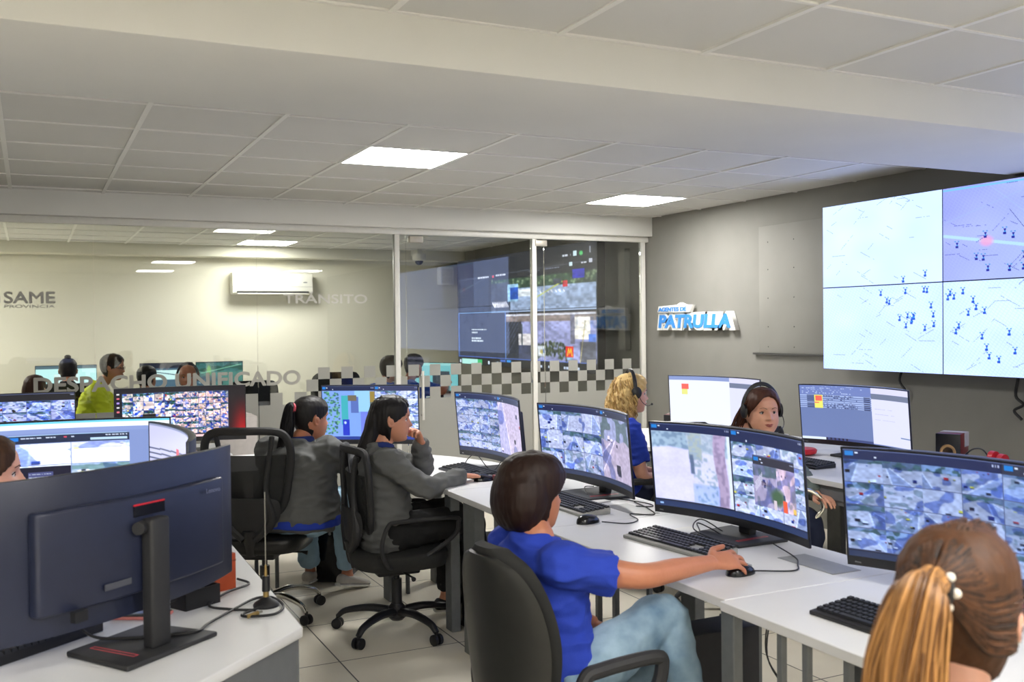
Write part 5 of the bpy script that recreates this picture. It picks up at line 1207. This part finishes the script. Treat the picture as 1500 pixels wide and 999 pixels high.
# A: grey sweatshirt, black ponytail with a pink tie
fA = (.62, .78)
chair_mesh('black mesh chair with a chrome star base under the ponytailed woman', 1.12, 5.38, facing((.5, .87)), .46, chrome, lean=.2, rot=-.55, bh=.56)
A_hd = V(1.365, 5.32, 1.06)
hair_A = hair_tail((0.0, -.098, .045), [(0.0, -.135, -.03, .036), (0, -.145, -.12, .036), (0.0, -.165, -.20, .034), (.0, -.20, -.29, .02), (0, -.24, -.34, .006)], 140, .034, mat('pink hair tie', 'e2596a', .5), .068, -.006)
person('heavier woman in a charcoal sweatshirt, black ponytail with a pink tie, light jeans', (1.30, 5.28, 0), fA, hip=(1.27, 5.28, .57), neck=(1.30, 5.29, .935), hd=A_hd, hF=(.95, .28), hpitch=-.08, build=1.34, sw=.172,
  arms={1: (V(1.63, 5.29, .74), V(1.83, 5.50, .79), dict(dir=(.5, .8, -.1))), -1: (V(1.20, 5.60, .78), V(1.45, 5.76, .79), dict(dir=(.6, .8, -.1)))},
  legs={1: (V(1.62, 5.52, .55), V(1.66, 5.66, .11), dict(toe=(.75, .3, -.15), hem=.9)), -1: (V(1.42, 5.76, .52), V(1.5, 5.9, .1), {})},
  skin=skin_tan, top='sweater', top_m=grey_sweat, collar=navy_collar, trs=jeans_light, hair=hair_A, hair_m=hair_black, seedf=5, face_fat=.22, hs=1.02)
sh_ = blend(MB().loft([(V(1.27, 5.28, .50), V(.78, -.62, 0)*.250, V(.62, .78, 0)*.185), (V(1.27, 5.28, .55), V(.78, -.62, 0)*.252, V(.62, .78, 0)*.187), (V(1.27, 5.28, .575), V(.78, -.62, 0)*.235, V(.62, .78, 0)*.17)], 40, 2.3), 'shirt_tail', blue_tee, None, .007, 4, (1.30, 5.28, 0), (.006, 12, 4))
sh_.parent = [o for o in bpy.data.objects if o.get('label', '').startswith('heavier woman')][0]; sh_['label'] = 'royal blue shirt tail below the sweatshirt'
# D: brown ponytail in the right foreground
D_hd = V(1.215, 1.012, 1.135)
ep = mat('pearl beads', 'efe9dc', .25)
def hair_D(t, base, c, R_, F, U, s, m, neck, axn):
    h_ = hair_tail((0, -.100, .040), [(.0, -.158, .048, .022), (-.0, -.190, .03, .036), (-.01, -.205, -.05, .046), (-.015, -.205, -.15, .046), (-.02, -.195, -.26, .040), (-.02, -.19, -.36, .02)], 620, .030, None, .07, .006, vox=.004)(t, base, c, R_, F, U, s, m, neck, axn)
    T_ = c+(F*-.128+U*.044)*s
    MB().tube([T_-base+R_*math.cos(a)*.022+U*math.sin(a)*.022 for a in np.linspace(0, 2*PI, 21)[:-1]], .008, 8, closed=True).build('hair_tie', blk_soft, h_, True)
    for a in (.75, -.05, -.85): MB().sphere(T_-base+R_*math.cos(a)*.030+U*math.sin(a)*.028+F*.003, .0068, 12, 8).build('pearl_bead', ep, h_, True)
    mb = MB(); rg = random.Random(3)      # combed locks swept back to the tie
    for k in range(520):
        s0 = rg.choice((-1, 1)); th = rg.uniform(-.45, 1.5); ct, st_ = math.cos(th), math.sin(th)
        fr = rg.uniform(-.03, .07)*max(st_, .0)+rg.uniform(-.03, .012)*(1-max(st_, 0))
        rad = lambda a: (R_*s0*ct*a[0]+U*st_*a[1])
        q0 = c+rad((.082, .118))+F*fr; q2 = T_+rad((.016, .016))
        q1 = c+rad((.081, .112))*.93+F*(-.045+rg.uniform(-.01, .01)); q15 = c+rad((.056, .082))+F*-.092+U*.006
        P = crom([q0-rad((.01, .01)), q0, q1, q15, q2], 5)
        P = [c+(p-c)*(1.015+rg.uniform(0, .012)) for p in P]
        mb.tube(P, lerpn([.0015, .0030, .0032, .0030, .0024], len(P)), 5)
    mb.v = [tuple(Vector(v)-base) for v in mb.v]; mb.build('swept_locks', m, h_, True)
    for ch in h_.children:
        if ch.name.startswith('ponytail'): ch.data.materials.clear(); ch.data.materials.append(hair_tip)
    return h_
person('woman with a long caramel-brown ponytail in the right foreground, seen from behind', (1.15, .98, 0), (.78, .63), hip=(1.12, .95, .52), neck=(1.165, .985, .985), hd=D_hd, hF=(.9, .42), hpitch=-.06,
  skin=skin_light, top='jacket', top_m=grey_green, trs=black_trs, hair=hair_D, hair_m=hair_cara, seedf=7, vox=.0045, arms={1: (V(1.45, .92, .78), V(1.72, 1.1, .79), {}), -1: (V(1.3, 1.3, .78), V(1.6, 1.45, .79), {})})
pe = thing('pearl_earring', 'small pearl earring in the right ear of the foreground woman', 'earring', (1.25, .98, 1.11))
_R, _F, _U = frame((.9, .42), -.06); q = D_hd+_R*.079-_F*.004-_U*.036-pe.location; MB().sphere(q, .005, 12, 8).build('bead', ep, pe, True)
chair_mesh('black mesh chair under the woman with the caramel ponytail', 1.12, .95, facing((.78, .63)), .43, seat_m=fabric_blk, lean=.1, bh=.45)
# C: brunette with headset looking at the camera
C_hd = V(3.53, 4.19, 1.075); cF = (-.27, -.97)
ch_c = chair_shell('black chair with a chrome arm loop under the woman looking at the camera', 3.42, 4.30, facing((.25, -1)), .42)
bpy.context.view_layer.update(); _mi = ch_c.matrix_world.inverted()
_o = MB().tube([_mi @ p for p in crom([V(3.44, 3.86, .53), V(3.52, 3.83, .54), V(3.585, 3.80, .60), V(3.58, 3.80, .66), V(3.52, 3.83, .705), V(3.42, 3.88, .71)], 6)], .010, 10).build('armrest', chrome, ch_c, True); _o['label'] = 'chrome armrest loop'
def hair_C(t, base, c, R_, F, U, s, m, neck, axn):
    h_ = hair_long(.022, .26)(t, base, c, R_, F, U, s, m, neck, axn)
    mb = MB(); strands(mb, None, [(c+(R_*.05+F*.03+U*.08)*s, .02), (c+(R_*.085+F*-.02+U*.0)*s, .028), (c+(R_*.11+F*-.06+U*-.10)*s, .035), (c+(R_*.13+F*-.07+U*-.2)*s, .03)], 70, .005, .002, random.Random(3), .01)
    mb.v = [tuple(Vector(v)-base) for v in mb.v]; mb.build('side_locks', m, h_, True); return h_
person('brunette woman with a headset looking over the monitors at the camera', (3.45, 4.30, 0), (.1, -1), hip=(3.45, 4.33, .53), neck=(3.47, 4.27, .955), hd=C_hd, hF=cF, hpitch=0.0, gaze=-.12,
  arms={-1: (V(3.68, 4.1, .76), V(3.62, 3.87, .66), dict(dir=(-.2, -1, 0))), 1: (V(3.2, 4.15, .70), V(3.2, 3.95, .62), {})}, legs={1: (V(3.36, 3.86, .53), V(3.36, 3.85, .1), {}), -1: (V(3.56, 3.86, .53), V(3.56, 3.84, .1), {})},
  skin=skin_light, top='jacket', top_m=grey_green, trs=navy_trs, hair=hair_C, hair_m=hair_brown, seedf=3, vox=.0035, face_fat=.24, hs=1.06)
headset('black headset on the brunette woman looking at the camera', C_hd+V(0, 0, .006), *frame(cF), 1.13, -1)
gl = thing('white_cable_tray', 'white and black gadget right of the brunette woman, on the back desk', 'gadget', (4.02, 4.66, .75), .3)
MB().box((-.1, -.03, .10), (.12, .03, .125)).build('white_rail', white_metal, gl, bevel=.004); MB().tube(crom([(-.08, 0, .0), (-.06, 0, .08), (-.0, 0, .15), (.06, 0, .155), (.09, 0, .10)], 5), .018, 8).build('black_strap', blk_soft, gl, True); MB().box((.0, -.02, 0), (.03, .02, .11)).build('stand', blk, gl)
# blonde woman with headset
G_hd = V(3.235, 5.02, 1.135); gF = (.95, -.22)
person('woman with curly blonde hair and a headset in profile, blue shirt', (3.2, 5.05, 0), (.95, -.25), hip=(3.18, 5.06, .53), neck=(3.19, 5.03, .985), hd=G_hd, hF=gF, hpitch=-.03, skin=skin_light, top='tee', top_m=blue_tee,
  hair=hair_curls(), hair_m=hair_blond, seedf=8, vox=.0045, trs=navy_trs)
headset('black headset on the curly blonde woman', G_hd+V(0, 0, .012), *frame(gF), 1.06, 1)
chair_shell('black office chair under the curly blonde woman', 3.17, 5.06, facing((.95, -.25)), .42)
# F: woman cropped by the left edge
F_hd = V(-.125, 3.28, 1.13)
person('woman cropped by the left picture edge, brown hair, looking right', (-.15, 3.28, 0), (.9, .3), hip=(-.2, 3.26, .52), neck=(-.17, 3.27, .965), hd=F_hd, hF=(.95, .05), skin=skin_light, top='tee', top_m=dark_top, hair=hair_tail((0, -.1, 0), [(0, -.13, -.08, .03), (0, -.14, -.18, .02)], 60, .03, None, .062, -.0), hair_m=hair_cara, seedf=9, vox=.005)
# ---------------------------------------------------------------- behind the glass
def back_desk(label, x0, x1, y0, y1):
    return poly_desk(label, [(x0, y0), (x1, y0), (x1, y1), (x0, y1)], [(x0+.06, (y0+y1)/2, .05, .4), (x1-.06, (y0+y1)/2, .05, .4)], origin=((x0+x1)/2, (y0+y1)/2))
back_desk('white desk behind the glass at the left, below the two thin screens', -1.0, 2.4, 11.2, 11.9)
back_desk('white desk behind the glass, in front of the traffic wall', 3.7, 4.7, 9.7, 11.6)
def flat_mon(label, x, y, yaw, ztop, cv, W_=.56, H_=.335):
    return monitor(label, x, y, .75, yaw, ztop, cv, W_=W_, H_=H_, R=100)
c1 = Cv(120, 70, (.80, 1.0, 1.0)); c1.rect(0, 0, 1, .12, (.35, .45, .5)); c1.rect(.3, .3, .7, .8, (.9, 1, 1))
c2 = Cv(120, 70, (.30, .42, .5)); c2.rect(0, 0, 1, .18, (.08, .12, .2)); c2.rect(.25, .25, .95, .6, (.85, 1, 1)); c2.line(.25, .3, .9, .5, (.2, .3, .4), 2)
c3 = Cv(120, 70, (.10, .30, .30)); rr = np.random.default_rng(2); feed(c3, 0, .05, 1, 1, rr, tint=(.35, .6, .55)); c3.blob(.27, .3, .05, .2, (.45, .7, .35)); c3.line(.1, .4, .95, .1, (.5, .75, .65), 2)
flat_mon('flat monitor with a bright cyan page behind the glass, beside the bun hairdo', .34, 11.5, -PI/2, 1.18, c1, .60)
flat_mon('flat monitor behind the glass, left one of the two over the lettering', 1.35, 11.5, -PI/2, 1.18, c2)
flat_mon('flat monitor with a green picture behind the glass, over the end of the lettering', 1.92, 11.5, -PI/2, 1.18, c3, .52)
c4 = Cv(120, 70, (.45, .75, .78)); c4.rect(.4, .3, .8, 1, (.2, .25, .3)); c4.rect(0, 0, 1, .1, (.6, .85, .85))
flat_mon('flat teal monitor behind the glass, beside the two men in blue', 4.0, 10.1, math.radians(215), 1.155, c4, .56)
c5 = Cv(120, 70, (.6, .85, .88)); flat_mon('flat pale monitor behind the checkered film', 4.2, 10.9, math.radians(215), 1.12, c5, .5)
kw = dict(full=False, vox=.006)
H_hd = V(.66, 9.55, 1.215)
person('man in a yellow hi-vis jacket and glasses behind the glass', (.55, 9.6, 0), (.9, -.2), hip=(.42, 9.62, .55), neck=(.56, 9.60, 1.05), hd=H_hd, hF=(.95, -.28), hpitch=-.1, skin=skin_mid, top='jacket', top_m=hivis, trs=navy_trs, hair=hair_short(.05, .012), hair_m=hair_black, build=1.1, sw=.19,
  arms={1: (V(.62, 9.38, .80), V(.85, 9.45, .80), {}), -1: (V(.7, 9.8, .8), V(.95, 9.7, .8), {})}, **kw)
eg = thing('eyeglasses', 'thin dark glasses on the man in the hi-vis jacket', 'glasses', tuple(H_hd)); _R, _F, _U = frame((.95, -.28), -.1)
for e in (-1, 1):
    MB().tube([_R*(e*.031+math.cos(a)*.022)+_F*.098+_U*math.sin(a)*.016 for a in np.linspace(0, 2*PI, 17)[:-1]], .0018, 6, closed=True).build('rim', blk, eg, True); MB().tube([_R*e*.055+_F*.095, _R*e*.077+_F*.0], .0018, 6).build('temple', blk, eg, True)
person('person with dark hair in a bun and a black top behind the glass', (.32, 10.4, 0), (.1, 1), hip=(.32, 10.35, .55), neck=(.32, 10.38, 1.03), hd=V(.325, 10.45, 1.165), hF=(.1, 1), skin=skin_mid, top='jacket', top_m=dark_top, hair=hair_bun_f, hair_m=hair_bun, **kw)
person('person with brown hair low behind the glass, just above the left monitor', (.04, 9.5, 0), (.2, 1), hip=(.05, 9.4, .45), neck=(.04, 9.45, .90), hd=V(.03, 9.5, 1.045), hF=(.3, 1), skin=skin_light, top='jacket', top_m=dark_top, hair=hair_long(.02, .2), hair_m=hair_brown, **kw)
person('dark-haired person behind the glass, left of the bald-looking person', (1.0, 10.0, 0), (.2, 1), hip=(1.0, 9.9, .48), neck=(1.0, 10.0, .93), hd=V(1.0, 10.05, 1.085), hF=(.6, .8), skin=skin_mid, top='jacket', top_m=dark_top, hair=hair_short(), **kw)
person('bald-looking person with a headset behind the glass, over the lettering', (1.28, 9.3, 0), (-.2, -1), hip=(1.28, 9.45, .5), neck=(1.28, 9.4, .96), hd=V(1.28, 9.35, 1.115), hF=(-.2, -1), skin=skin_tan, top='jacket', top_m=dark_top, hair=None, **kw)
headset('black headset on the person behind the glass over the lettering', (1.28, 9.35, 1.115), *frame((-.2, -1)), 1.0, 1)
person('man in a blue polo behind the glass, head half hidden by the white post', (3.0, 8.95, 0), (.9, .3), hip=(2.95, 8.95, .5), neck=(3.02, 8.93, 1.0), hd=V(3.06, 8.9, 1.155), hF=(.95, .1), hpitch=-.2, skin=skin_light, top='polo', top_m=mid_blue, hair=hair_short(.05, .016), hair_m=hair_dark, **kw)
person('man in a blue polo behind the glass, just right of the white post', (3.3, 9.15, 0), (.5, .9), hip=(3.33, 9.15, .5), neck=(3.33, 9.15, 1.0), hd=V(3.37, 9.12, 1.165), hF=(.8, .5), hpitch=-.15, skin=skin_tan, top='polo', top_m=mid_blue, hair=hair_short(.055, .012), hair_m=hair_black, sw=.19,
  arms={1: (V(3.60, 8.95, .92), V(3.75, 9.2, .98), {}), -1: None}, **kw)
def back_chair(label, x, y, a, top=1.02):
    t = thing('office_chair', label, 'office chair', (x, y, 0), a, 'black chairs behind the glass')
    star_base(t, blk, .3, seat_z=.45); seat_pad(t, fabric_blk, .47)
    curved_back(t, 'backrest', fabric_blk, [.5, .62, top-.12, top-.02, top], [.15, .22, .235, .2, .13], th=.05); return t
back_chair('black chair back behind the glass, under the bun hairdo', .3, 10.25, 0, 1.06)
back_chair('black chair back behind the glass, between the monitors at the left', .02, 9.25, 0, .98)
back_chair('black chair back behind the glass, left head over the lettering', 1.0, 9.92, .1, .95)
back_chair('wide black chair back behind the glass, under the end of the lettering', 1.85, 9.5, 0, 1.07)
back_chair('black chair top behind the checkered film, left of the men in blue', 2.55, 9.2, 0, 1.14)
# air conditioner, dome camera, wall speaker
ac = thing('air_conditioner', 'white split air conditioner on the far wall behind the glass', 'air conditioner', (2.76, YB, 1.97))
MB().loft([((x, -.10, .14), (0, .10, 0), (0, 0, .135)) for x in (-.5, .5)], 28, 7).build('casing', mat('ac white', 'e4e2d6', .4, var=.01), ac, bevel=.004)
MB().box((-.45, -.206, .018), (.45, -.15, .045)).build('outlet_slot', blk, ac); MB().box((-.44, -.212, .010), (.44, -.20, .020)).build('flap', white_metal, ac)
MB().box((-.5, -.2025, .10), (.5, -.2005, .104)).build('panel_seam', grey_plastic, ac); MB().box((.38, -.203, .15), (.43, -.20, .165)).build('display', grey_plastic, ac)
dm = thing('dome_camera', 'white dome security camera under the beam behind the glass', 'security camera', (4.60, 12.2, 2.42))
MB().loft([((0, 0, z), (r_, 0, 0), (0, r_, 0)) for z, r_ in ((.08, .09), (.02, .09), (.0, .08), (-.01, .06))], 24).build('housing', white_metal, dm, True); MB().sphere((0, 0, -.01), (.055, .055, .055), 18, 12).build('lens_dome', blk_gloss, dm, True)
MB().box((-.03, -.03, .07), (.03, .25, .14)).build('bracket', white_metal, dm)
ws = thing('wall_speaker', 'white square speaker box on the far wall beside the traffic wall', 'wall speaker', (5.15, YB, 2.12))
MB().box((-.10, -.12, 0), (.10, 0, .24)).build('cabinet', mat('speaker white', 'e3e2dc', .5), ws, bevel=.006); MB().box((-.085, -.124, .02), (.085, -.119, .22)).build('grille', mat('grille white', 'd2d1cc', .8, bump=.4, bscale=900), ws)
dvr = struct(MB().box((XW-.06, 8.30, 1.3), (XW, 8.42, 2.3)).build('trim_20', grey_paint))

eqp = thing('corded_object', 'black object with a looped cord at the right picture edge on the back desk', 'equipment', (4.62, 3.33, .75))  # unidentified dark thing with a cord, built as a rounded black body
MB().loft([((0, 0, z), (.045*k, 0, 0), (0, .05*k, 0)) for z, k in ((0, 1), (.1, .95), (.2, .85), (.27, .6), (.30, .2))], 20, 2.4).build('body', blk_soft, eqp, True)
MB().tube(crom([(0, .04, .05), (0, .075, .09), (0, .08, .17), (0, .05, .2), (0, .075, .14), (0, .04, .12)], 5), .005, 8).build('cord_loop', cable_mat, eqp, True)
